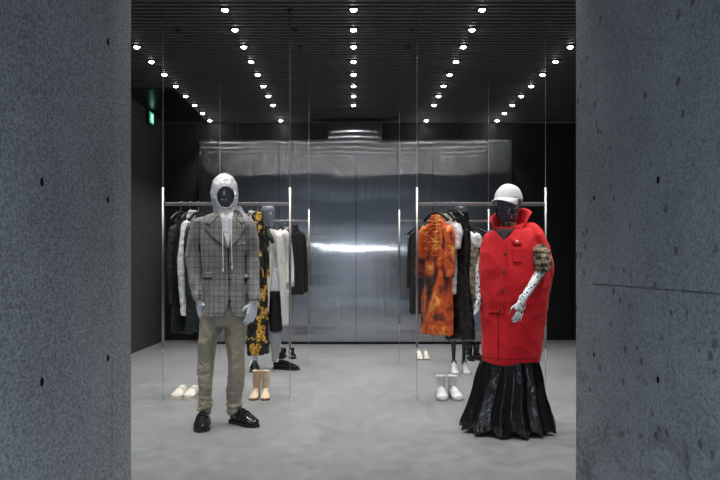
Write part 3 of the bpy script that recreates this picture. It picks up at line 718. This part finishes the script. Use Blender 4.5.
# open hem: remove the bottom cap and cut the rounded front quarters
b2 = bmesh.new(); b2.from_mesh(me)
vc = p(229, 303, -.13)
hz = p(0, 317.5, -.13).z; dead = []
for v in b2.verts:
    dz = vc.z-v.co.z
    if v.co.y < -.02 and dz > 0 and abs(v.co.x-vc.x-.02*dz) < .004+3.2*dz**2 and abs(v.co.x-vc.x) < .12: dead.append(v)
    elif v.co.z < hz and abs(v.co.x-.0) < .30 and v.co.z < hz: dead.append(v)
bmesh.ops.delete(b2, geom=dead, context='VERTS')
b2.to_mesh(me); b2.free()
bl = link('blazer', me, M['check'], man); solid(bl, .006, -1)
BT = bvh(me)
for m_ in SLV: link('sleeve', m_, M['check'], bl)
ST = bvh(SLV[0])
def q(px, py, dy=-.13): v = p(px, py, dy); return (v.x, v.z)
vee = patch('hood_bib', [q(214, 209), q(219, 206), q(231, 206), q(237, 209), q(238, 214), q(236, 228), q(229.5, 246.5), q(227, 246.5), q(216, 228), q(212, 214)], BT, M['white_nylon'], man, .002, .004)
lap1 = patch('lapel', [q(212, 211), q(206.5, 219), q(203.8, 223), (q(209.5, 225.5)), q(204.8, 228.5), q(213, 238), q(226.5, 248.5), q(228.3, 247), q(224, 234), q(219.7, 220), q(217.5, 209)], BT, M['check'], bl, .010, .007)
lap2 = patch('lapel', [q(237.5, 210), q(242.5, 218), q(244.5, 222), (q(240, 224.5)), q(243.8, 228), q(238, 239), q(230.5, 248.5), q(228.3, 248), q(230.6, 234), q(231.2, 220), q(232.5, 209)], BT, M['check'], bl, .010, .007)
patch('collar', [q(216.5, 207.5), q(212.2, 210.5), q(205.5, 219.5), q(204, 222.5), q(209.5, 225), q(217.5, 216)], BT, M['check'], bl, .016, .006)
patch('collar', [q(233.5, 207.5), q(238, 210), q(243.5, 218.5), q(244.5, 221.5), q(240.5, 224), q(233.5, 215)], BT, M['check'], bl, .016, .006)
patch('front_edge', [q(227.3, 248), q(228.5, 248), q(229.5, 303), q(228.9, 303)], BT, M['slit_and_shade'], bl, .002, .002, grid=.01)
for (a, b_, c_, d_) in ((200.5, 211.5, 272, 277.5), (242.3, 248.5, 272.5, 277.5)):
    patch('pocket_flap', [q(a, c_+.5), q(b_, c_), q(b_+.3, d_+.6), q(a+.3, d_+1)], BT, M['check'], bl, .006, .006)
    patch('pocket_welt', [q(a+.2, d_+.8), q(b_+.2, d_+.4), q(b_+.2, d_+1.3), q(a+.4, d_+1.7)], BT, M['slit_and_shade'], bl, .002, .003)
patch('lapel_shadow_line', [q(203.9, 228.8), q(205, 228.4), q(226, 248.4), q(225, 249.2)], BT, M['slit_and_shade'], bl, .004, .002, grid=.008)  # black line painted as the shadow along each lapel
patch('lapel_shadow_line', [q(243.6, 228.6), q(244.6, 228.4), q(231.6, 248.6), q(230.6, 248.2)], BT, M['slit_and_shade'], bl, .004, .002, grid=.008)
patch('chest_pocket', [q(236.5, 243.5), q(244.5, 241.5), q(244.7, 244), q(236.7, 246)], BT, M['lapel'], bl, .004, .004)
for (bx, by) in ((228.8, 264), (229.2, 279), (229.6, 300.5)): button(*q(bx, by), BT, M['button'], bl, .0115)
for i in range(3): button(*q(199.2+i*.15, 291+i*3.6, -.12), ST, M['button'], bl, .006)
# hood: gathered shell with an oval face opening
hc = J['head']; hd = bmesh.new(); oc = p(224.9, 196.5, -.13); fy = D(8)
n1, n2 = 44, 56; rows = []
for i in range(n1+1):
    ph = -PI/2+PI*i/n1; r = []
    for j in range(n2):
        th = 2*PI*j/n2
        x = .099*math.cos(ph)*math.cos(th); y = .125*math.cos(ph)*math.sin(th); z = .158*math.sin(ph)
        if z < -.02: # widen down into the neck
            w = min(1, (-z-.02)/.12); x = x*(1-w)+.083*math.cos(th)*w*1; y = y*(1-w)+.085*math.sin(th)*w
        z += .004 if z > 0 else 0
        c0 = V((x, y, z)); c0 += c0.normalized()*(.009*nz(c0, 22, 1, 1, .6, 2)+.006*nz(c0, 45, 1, 1, 1, 7))
        r.append(hd.verts.new(c0+hc+V((-.002, .02, -.004))))
    rows.append(r)
ow, oh = .071, .082
def inside(v): return v.co.y < hc.y-.01 and ((v.co.x-oc.x)/ow)**2+((v.co.z-oc.z)/oh)**2 < 1
for i in range(n1):
    for j in range(n2):
        f4 = (rows[i][j], rows[i][(j+1) % n2], rows[i+1][(j+1) % n2], rows[i+1][j])
        if i < 2 or sum(inside(v) for v in f4) >= 2: continue
        hd.faces.new(f4)
bmesh.ops.delete(hd, geom=[v for v in hd.verts if not v.link_faces], context='VERTS')
# snap rim vertices to the ellipse
for v in hd.verts:
    if v.is_boundary and v.co.y < hc.y-.01 and v.co.z > hc.z-.11:
        a = math.atan2((v.co.z-oc.z)/oh, (v.co.x-oc.x)/ow); v.co.x = oc.x+ow*math.cos(a); v.co.z = oc.z+oh*math.sin(a)
HBV = BVHTree.FromBMesh(hd)
ho = obj('hood', hd, M['white_nylon'], man, smooth=True); solid(ho, .006)
bm = bmesh.new(); rp = []
for i in range(41):
    a = 2*PI*i/40; x = oc.x+ow*math.cos(a); z = oc.z+oh*math.sin(a)
    h = HBV.ray_cast(V((oc.x+(ow+.006)*math.cos(a), -1, oc.z+(oh+.006)*math.sin(a))), V((0, 1, 0)))[0]
    yy = min(h.y, hc.y-.05) if h else hc.y-.075
    rp.append((x, yy-.002, z, .0075+.0022*math.sin(i*PI/1.5), .008))
tube(bm, rp, 10, side=V((0, 1, 0))); obj('hood_rim', bm, M['white_nylon'], ho, smooth=True)
# hood neck funnel
bm = bmesh.new(); tube(bm, [pt(224.5, 203, .076, .085, .015), pt(224.5, 208, .074, .083, .01), pt(225, 213, .082, .09, .01), pt(225, 218, .09, .085, .01)], 40, 16)
me = remesh(bm, .006, 2, lambda c: .007*nz(c, 20, 1, 1, .5, 6), 'hood_neck'); link('hood_neck', me, M['white_nylon'], ho)
for (xa, xb, yb) in ((222.8, 223.3, 269), (231.2, 232, 266.5)):
    pts = []
    for i in range(20):
        s = i/19; X, Zz = q(xa+(xb-xa)*s, 213+(yb-213)*s)
        h = BT.ray_cast(V((X, -1, Zz)), V((0, 1, 0)))[0]; pts.append((X, (h.y if h else -.1)-.020, Zz))
    bm = bmesh.new(); cord(bm, pts, .0042, 8); rod(bm, pts[-1], (pts[-1][0], pts[-1][1], pts[-1][2]-.02), .0055); obj('drawstring', bm, M['string'], ho, smooth=True)

# ---- back left: man in white coat
Z0 = 8.7
m2 = thing('mannequin', 'grey-headed mannequin in open white coat and pale socks', 'mannequin', (WX(268, Z0), Z0, 0))
p = P_(m2, Z0); X0, Y0 = m2.location.x, m2.location.y
la = V((WX(254, 8.75)-X0, .05, 0)); ra = V((WX(275.5, 8.8)-X0, .08, 0))
J = dict(pelvis=p(269, 283), chest=p(269, 246), neck=p(268.5, 229), head=p(268, 214),
    arm=[(p(254, 235), p(251, 262, .03), p(252, 286, -.05)), (p(284, 236), p(288, 262, .05), p(289, 288, -.02))],
    leg=[(p(263, 285), p(257, 324, 0), la+V((0, 0, .10)), la+V((-.02, -.10, .05))), (p(275, 285), p(276, 324, 0), ra+V((0, 0, .10)), ra+V((.1, -.06, .05)))])
body('mannequin_body', m2, J, [M['head_grey'], M['skin_white']], lambda c: 0 if c.z > 1.5 else 1, .006,
     hands=((V((.1, -.1, -1)), V((.2, -1, 0)), 1, .4, .95), (V((-.1, -.1, -1)), V((-.2, -1, 0)), 1, -.4, .95)), facey=D(25))
a_ = shoe(m2, 'lace', M['shoe_black'], M['sole_black'], la, D(10), L=.30, wd=.056, top=.11, as_part=True, vox=.006); a_.name = 'shoe'
a_ = shoe(m2, 'lace', M['shoe_black'], M['sole_black'], ra, D(66), L=.31, wd=.056, top=.11, as_part=True, vox=.006); a_.name = 'shoe'
def pt(px, py, a, b, dy=0): return (*p(px, py, dy), a, b)
for kn, an in ((J['leg'][0][1], la), (J['leg'][1][1], ra)):
    bm = bmesh.new(); tube(bm, [(*(kn*.85+an*.15+V((0, 0, .0))), .060, .063), (*(kn*.5+an*.5+V((0, .012, .04))), .062, .066), (an.x, an.y, .16, .043, .047), (an.x, an.y-.01, .085, .043, .05)], 20, 14)
    obj('sock', bm, M['sock'], m2, smooth=True)
for h_, kn in ((J['leg'][0][0], J['leg'][0][1]), (J['leg'][1][0], J['leg'][1][1])):
    pass
bm = bmesh.new()
tube(bm, [pt(269, 286, .12, .10), pt(269, 290, .16, .12), pt(269, 297, .16, .12)], 30, 8, pw=2.4)
for h_, kn in ((J['leg'][0][0], J['leg'][0][1]), (J['leg'][1][0], J['leg'][1][1])):
    e = kn+(kn-h_).normalized()*.08; tube(bm, [(*h_, .095, .11), (*((h_+kn)/2), .085, .10), (*e, .075, .088)], 24, 12)
link('shorts', remesh(bm, .009, 2, folds(.01, 10, .4, .3, 3), 'shorts'), M['black_cloth'], m2)
bm = bmesh.new(); tube(bm, [pt(268.5, 229, .07, .07), pt(268.5, 234, .14, .09), pt(269, 246, .165, .118), pt(269, 265, .165, .12), pt(269.5, 278, .185, .14), pt(269.5, 291, .19, .145)], 36, 24, pw=2.4)
me = remesh(bm, .009, 2, folds(.008, 10, .4, .3, 7), 'shirt'); link('shirt', me, M['white_nylon'], m2)
# coat shell open at the front
def shell(st, a0, a1, n=44, rows=40, pw=2.3, fold=None, face=0.0):
    bm = bmesh.new(); rr = []
    for (x, y, z, ra_, rb_, gp) in spl(st, rows):
        r = []
        for i in range(n+1):
            t_ = a0+gp+(a1-a0-2*gp)*i/n; c, s = math.cos(t_), math.sin(t_)
            c = math.copysign(abs(c)**(2/pw), c); s = math.copysign(abs(s)**(2/pw), s)
            qv = V((ra_*c, rb_*s, 0)); 
            if fold: qv += qv.normalized()*fold(V((x+qv.x, y+qv.y, z)))
            r.append(bm.verts.new((x+qv.x, y+qv.y, z)))
        rr.append(r)
    for i in range(len(rr)-1):
        for j in range(n): bm.faces.new((rr[i][j], rr[i][j+1], rr[i+1][j+1], rr[i+1][j]))
    return bm
fo = folds(.022, 9, .15, .3, 5, lambda z: max(0, min(1, (1.35-z)/.5))+.1)
A0 = -PI/2+.34; A1 = A0+2*PI
st = [(*p(268.5, 230, .0), .075, .075, .05), (*p(268.5, 234), .16, .10, .05), (*p(269, 240), .19, .125, .08), (*p(269.5, 262), .19, .15, .16), (*p(270, 290), .205, .17, .28), (*p(270.5, 325), .22, .185, .36)]
bm = shell(st, A0, A1, fold=fo)
for i, s_ in ((0, -1), (1, 1)):
    a, b_, c_ = J['arm'][i]; a = V(a); b_ = V(b_); c_ = V(c_)
    tube(bm, [(*(a+V((-s_*.05, 0, .015))), .05, .06), (*(a+V((s_*.0, 0, -.01))), .066, .07), (*b_, .062, .066), (*(c_+V((0, 0, .03))), .056, .058)], 22, 20)
bmesh.ops.recalc_face_normals(bm, faces=bm.faces[:])
co = obj('coat', bm, M['ivory'], m2, smooth=True); solid(co, .008)
bm = bmesh.new(); tube(bm, [pt(268.3, 226.5, .062, .064), pt(268.3, 230.5, .078, .078)], 24, 8); 
me = remesh(bm, .006, 2, folds(.008, 25, 1, .3, 5), 'scarf'); sc = link('scarf', me, M['green_black'], m2)
bm = bmesh.new(); tube(bm, [(*p(267, 230, -.10), .03, .014), (*p(270, 236, -.16), .03, .012), (*p(273.5, 243, -.18), .02, .01)], 10, 8); tube(bm, [(*p(267, 230, -.10), .03, .014), (*p(266.5, 238, -.16), .028, .012), (*p(267.5, 247, -.17), .018, .01)], 10, 8)
obj('scarf_tail', bm, M['green_black'], sc, smooth=True)

# ---- back right: woman in vest
Z0 = 8.4
w2 = thing('mannequin', 'dark-headed mannequin in beige patterned vest, denim skirt and white heels', 'mannequin', (WX(460.5, Z0), Z0, 0))
p = P_(w2, Z0); X0, Y0 = w2.location.x, w2.location.y
la = V((WX(453.5, 8.5)-X0, .08, 0)); ra = V((WX(463.5, 8.5)-X0, .08, 0))
J = dict(pelvis=p(461.5, 283), chest=p(462, 248), neck=p(462.5, 230), head=p(461.0, 214.5),
    arm=[(p(449, 238), p(446, 262, .03), p(450, 288, -.05)), (p(476, 238), p(478.5, 262, .02), p(477, 286, -.06))],
    leg=[(p(456, 285), p(453.5, 326, 0), la+V((0, 0, .14)), la+V((0, -.10, .06))), (p(467, 285), p(465.5, 326, 0), ra+V((0, 0, .14)), ra+V((0, -.10, .06)))])
body('mannequin_body', w2, J, [M['head_dark'], M['stocking']], lambda c: 0 if c.z > 1.52 else 1, .006, True,
     hands=((V((.1, -.1, -1)), V((.2, -1, 0)), 1, .4, .9), (V((-.1, -.2, -1)), V((-.2, -1, 0)), 1, -.4, .9)), facey=D(-15))
def pt(px, py, a, b, dy=0): return (*p(px, py, dy), a, b)
for a_, g_ in ((la, D(-3)), (ra, D(3))):
    s_ = shoe(w2, '', M['boot_white'], M['boot_white'], a_, g_, L=.235, wd=.04, heel=.055, top=.075, shaft=.0, as_part=True, vox=.005); s_.name = 'shoe'
bm = bmesh.new(); tube(bm, [pt(461.5, 280, .13, .10), pt(462, 292, .165, .12), pt(464, 310, .175, .14), pt(466, 331, .185, .15)], 36, 20, pw=2.3)
link('skirt', remesh(bm, .009, 2, folds(.02, 11, .15, .3, 5), 'skirt'), M['denim'], w2)
bm = bmesh.new(); tube(bm, [pt(462.5, 231, .07, .07), pt(463, 236, .14, .09), pt(463, 243, .16, .108), pt(463, 250, .158, .11)], 32, 14, pw=2.4)
for i, s_ in ((0, -1), (1, 1)):
    a, b_, c_ = (V(v) for v in J['arm'][i]); tube(bm, [(*(a+V((-s_*.05, 0, .01))), .05, .055), (*a, .06, .06), (*(a*.6+b_*.4), .056, .056)], 20, 10)
link('tee_shirt', remesh(bm, .008, 2, folds(.006, 14, .6, .3, 1), 'tee'), M['white_cotton'], w2)
bm = bmesh.new()
for i in (0, 1):
    a, b_, c_ = (V(v) for v in J['arm'][i]); tube(bm, [(*(a*.75+b_*.25), .05, .05), (*b_, .052, .052), (*(c_+V((0, 0, .02))), .042, .042)], 18, 16)
obj('arm_warmers', bm, M['black_cloth'], w2, smooth=True)
bm = bmesh.new(); tube(bm, [pt(463, 240, .10, .118), pt(464, 248, .15, .13), pt(464.5, 262, .165, .135), pt(465.5, 285, .175, .14), pt(466, 298, .178, .142)], 36, 20, pw=2.4)
me = remesh(bm, .008, 2, folds(.014, 12, .6, .5, 1), 'vest'); link('vest', me, M['beige_print'], w2)

# ---- front right: woman in red coat
Z0 = 5.5
w1 = thing('mannequin', 'mannequin in oversized red coat, white cap and black vinyl skirt', 'mannequin', (WX(508, Z0), Z0, 0))
p = P_(w1, Z0)
def pt(px, py, a, b, dy=0): return (*p(px, py, dy), a, b)
FYW = D(-34)
J = dict(pelvis=p(509, 298), chest=p(510, 252), neck=p(510, 226), head=p(507.5, 206.5),
    arm=[(p(492, 236), p(480.5, 268, .02), p(478.6, 294, -.02)), (p(532, 238), p(544, 266, -.17), p(521.5, 302, -.33))],
    leg=[(p(501, 300), p(503, 360), p(503, 420), p(503, 424, -.12)), (p(519, 300), p(517, 360), p(517, 420), p(517, 424, -.12))])
body('mannequin_body', w1, J, [M['head_dark'], M['glove']], lambda c: 0 if c.z > 1.42 else 1, .0045, True,
     hands=((V((-.05, -.1, -1)), V((.1, -1, 0)), 1, .35, .95), (V((-.25, -.25, -1)), V((-1, -.3, .2)), 1, .75, .95)), facey=FYW)
# coat
bm = bmesh.new()
tube(bm, [pt(510.5, 226.5, .095, .09, .02), pt(511, 229.5, .135, .105, .02), pt(512.5, 235.5, .198, .135, .02), pt(513, 243, .226, .175), pt(513.5, 258, .242, .20), pt(514, 275, .247, .21), pt(513.5, 300, .240, .21), pt(511.8, 330, .228, .20), pt(510.3, 352, .216, .19), pt(510.2, 361, .210, .185)], 60, 60, pw=2.25)
# dropped right shoulder bulging around the arm opening
tube(bm, [pt(526, 232, .07, .09), pt(534, 238, .075, .12, -.03), pt(541.0, 248, .060, .13, -.03), pt(545.0, 264, .045, .13, .02), pt(543.5, 285, .036, .12, .05), pt(538.5, 310, .028, .10, .05)], 26, 30)
def rf(c):
    return .016*nz(c, 4.5, 1, 1, .45, 2)+.026*ridge(c, 4.2, 1.2, 1.2, .45, 6)+.016*ridge(c, 7, .8, .8, 1.0, 16)
me = remesh(bm, .0075, 3, rf, 'red_coat'); rcoat = link('coat', me, M['red'], w1); RT = bvh(me)
def q(px, py, dy=-.2): v = p(px, py, dy); return (v.x, v.z)
# placket, seams, flap, tab, buttons
patch('placket', [q(499.5, 236), q(507.5, 236), q(506, 280), q(503.5, 314), q(495.5, 313), q(497.5, 280)], RT, M['red'], rcoat, .003, .005)
patch('placket_seam', [q(507.2, 240), q(507.8, 240), q(503.9, 314), q(503.3, 314)], RT, M['thread'], rcoat, .002, .002, grid=.01)
patch('lower_seam', [q(498.5, 314), q(499.2, 314), q(499.5, 362), q(498.8, 362)], RT, M['thread'], rcoat, .002, .002, grid=.01)
patch('waist_flap', [q(490.5, 311), q(504, 311.5), q(504, 313.5), q(490.5, 313)], RT, M['red'], rcoat, .006, .006)
patch('waist_seam', [q(490.5, 313.2), q(504, 313.7), q(504, 314.5), q(490.5, 314)], RT, M['thread'], rcoat, .003, .003)
patch('hem_band', [q(480.5, 358.8), q(540.5, 358.8), q(540.5, 359.5), q(480.5, 359.5)], RT, M['thread'], rcoat, .001, .002, grid=.01)
patch('chest_flap', [q(511.5, 238), q(521.5, 236), q(522, 262), q(513.5, 263)], RT, M['red'], rcoat, .006, .006)
patch('collar_tab', [q(512, 240), q(520, 237.5), q(522.5, 243.5), q(515, 245)], RT, M['red'], rcoat, .016, .008)
b_ = button(*q(517.5, 241.5), RT, M['pearl'], rcoat, .010); 
if b_: b_['label'] = 'white pearl button'; b_.location.y = -.012
for bx, by in ((505.5, 254), (503.8, 272), (502.5, 290.5), (500.5, 311)): button(*q(bx, by), RT, M['button'], rcoat, .0105)
patch('inner_shirt', [q(496.5, 227), q(518, 227), q(511, 233), q(504.5, 240.5), q(501.5, 236)], RT, M['black_cloth'], w1, .004, .004, grid=.01)
# standing collar
bm = bmesh.new(); rr = []
n = 44; rowsn = 12
yw = D(-16)
for i in range(n+1):
    u = -1+2*i/n   # -1 front-left end, +1 front-right end, 0 back
    f_ = max(0, abs(u)-.45)/.55
    r = []
    for k_ in range(rowsn+1):
        h = k_/rowsn
        th = PI/2-u*PI*(.985-(.40 if u > 0 else .34)*h**.75)
        c, s = math.cos(th), math.sin(th)
        right = 1 if u > 0 else 0
        hgt = (.165+.035*u) if u > 0 else (.165+.02*u)
        flare = (.012+.045*f_**1.2)*h**1.5 
        ra_ = .118-.018*h+flare*1.0; rb_ = .112-.01*h+flare*.7
        x = c*ra_; y = s*rb_
        z = p(0, 232).z-.060*f_**1.2-.012+(hgt+.01)*h
        vv = Matrix.Rotation(yw, 3, 'Z') @ V((x, y, 0))
        co_ = V((p(510.5, 0).x+vv.x, .01+vv.y, z)); co_.x += .004*nz(co_, 15); r.append(bm.verts.new(co_))
    rr.append(r)
for i in range(n):
    for k_ in range(rowsn): bm.faces.new((rr[i][k_], rr[i+1][k_], rr[i+1][k_+1], rr[i][k_+1]))
bmesh.ops.recalc_face_normals(bm, faces=bm.faces[:])
o = obj('collar', bm, M['red'], rcoat, smooth=True); solid(o, .010)
# camouflage shirt collar and rolled sleeve
bm = bmesh.new(); tube(bm, [pt(508.8, 233, .070, .075, -.0), pt(508.3, 224, .060, .066, -.0), pt(508, 219.5, .060, .066, -.005)], 36, 12, caps=True)
me = remesh(bm, .006, 2, folds(.010, 16, .8, .5, 2), 'camo_collar'); link('shirt_collar', me, M['camo'], w1)
bm = bmesh.new(); tube(bm, [pt(539.5, 248, .05, .05, -.15), pt(541.5, 255, .060, .056, -.19), pt(542.6, 261, .063, .058, -.205), pt(542.3, 267, .058, .052, -.22), pt(541.2, 271, .046, .044, -.225)], 30, 20)
me = remesh(bm, .006, 1, lambda c: .012*nz(c, 14, .5, .5, 2.6, 6)+.006*nz(c, 34, 1, 1, 1, 3), 'sleeve'); link('shirt_sleeve', me, M['camo'], w1)
# bandana round the head under the cap
hc = J['head']; bm = bmesh.new(); rr = []
for i in range(31):
    th = D(-62+i*8.2); r = []
    for k_ in range(12):
        z = -.10+.145*k_/11; w = math.sqrt(max(.05, 1-(z/.155)**2)); f0 = .012 if z < -.03 else 0
        vv = Matrix.Rotation(FYW, 3, 'Z') @ V((math.cos(th)*.084*w, math.sin(th)*.104*w+(-.012 if z < -.02 else .0), 0))
        co_ = hc+V((vv.x, vv.y, z)); co_ += V((vv.x, vv.y, 0)).normalized()*.006*nz(co_, 30); r.append(bm.verts.new(co_))
    rr.append(r)
for i in range(30):
    for k_ in range(11): bm.faces.new((rr[i][k_], rr[i+1][k_], rr[i+1][k_+1], rr[i][k_+1]))
o = obj('bandana', bm, M['bandana'], w1, smooth=True); solid(o, .005)
# cap
R = Matrix.Rotation(FYW, 3, 'Z'); tilt = Matrix.Rotation(D(-6), 3, 'X')
cb = hc+V((0.005, .0, .040)); bm = bmesh.new(); rr = []
for i in range(15):
    ph = PI/2*i/14; r = []
    for j in range(48):
        th = 2*PI*j/48; w = math.cos(ph)**.85 if ph < PI/2 else 0
        ribs = 1+.006*abs(math.sin(th*3))
        vv = V((.094*w*math.cos(th)*ribs, .116*w*math.sin(th)*ribs+.005, .118*math.sin(ph)**.95)); vv += vv.normalized()*.003*nz(vv, 18)
        r.append(bm.verts.new(cb+R@(tilt@vv)))
    rr.append(r)
for i in range(14):
    for j in range(48): bm.faces.new((rr[i][j], rr[i][(j+1) % 48], rr[i+1][(j+1) % 48], rr[i+1][j]))
bmesh.ops.remove_doubles(bm, verts=bm.verts[:], dist=.0005)
capo = obj('cap', bm, M['white_cap'], w1, smooth=True); solid(capo, .004, 1)
bm = bmesh.new(); rr = []
for i in range(9):
    s = i/8; r = []
    for j in range(25):
        u = -1+2*j/24; a = -PI/2+u*D(68)
        inn = V((.097*math.cos(a), .116*math.sin(a)+.005, .006))
        ex = .100*s*math.cos(u*PI/2)**.55
        vv = inn+V((0, -ex, -.34*ex-.026*s*u*u-(.02*u*u)*s)); r.append(bm.verts.new(cb+R@(tilt@vv)))
    rr.append(r)
for i in range(8):
    for j in range(24): bm.faces.new((rr[i][j], rr[i][j+1], rr[i+1][j+1], rr[i+1][j]))
bmesh.ops.recalc_face_normals(bm, faces=bm.faces[:])
o = obj('brim', bm, M['white_cap'], capo, smooth=True); solid(o, .004)
bm = bmesh.new(); cap(bm, cb+R@(tilt@V((0, .005, .119))), .007, cb+R@(tilt@V((0, .005, .122))), .006); obj('top_button', bm, M['white_cap'], capo, smooth=True)
# vinyl skirt
bm = bmesh.new(); rr = []; n = 180; rows_ = 48
tz = p(0, 352).z
sx = p(510, 0).x; dx = p(507, 0).x-sx
for i in range(rows_+1):
    s = i/rows_; r = []
    for j in range(n):
        th = 2*PI*j/n
        ra_ = .185+.125*s**.95; rb_ = .16+.125*s**.95
        fo_ = abs(((th*13/PI/2+.12*math.sin(th*2.3)) % 1)*2-1)       # sharp pleats
        am = (.008+.062*s)
        d_ = am*(fo_**1.4-.45)+.012*s*noise.noise(V((math.cos(th)*3, math.sin(th)*3, s*2)))+.006*noise.noise(V((math.cos(th)*7, math.sin(th)*7, s*6)))
        z = tz*(1-s)+s*(.012+.030*(1-fo_)*s+.02*abs(noise.noise(V((math.cos(th)*3, math.sin(th)*3, 7)))))
        x = (ra_+d_)*math.cos(th); y = (rb_+d_)*math.sin(th)
        r.append(bm.verts.new((sx+dx*s+x+.012*math.sin(s*9+th)*s, y, z)))
    rr.append(r)
for i in range(rows_):
    for j in range(n): bm.faces.new((rr[i][j], rr[i][(j+1) % n], rr[i+1][(j+1) % n], rr[i+1][j]))
bmesh.ops.recalc_face_normals(bm, faces=bm.faces[:])
o = obj('skirt', bm, M['vinyl'], w1, smooth=True); solid(o, .004)

# ------------------------------------------------------------------ camera, world, view
w = bpy.data.worlds.new('world'); S.world = w; w.use_nodes = True
w.node_tree.nodes['Background'].inputs[0].default_value = (.02, .022, .026, 1); w.node_tree.nodes['Background'].inputs[1].default_value = 1
cam = bpy.data.cameras.new('camera'); co_ = bpy.data.objects.new('camera', cam); C.objects.link(co_)
co_.location = (0, 0, CH); co_.rotation_euler = (PI/2, 0, 0)
cam.sensor_width = 36; cam.lens = 38; cam.shift_x = 6.5/720; cam.shift_y = 25/720; cam.clip_start = .05
S.camera = co_
S.view_settings.view_transform = 'Standard'; S.view_settings.look = 'None'; S.view_settings.exposure = 0.0; S.view_settings.gamma = 1
S.view_settings.use_curve_mapping = False
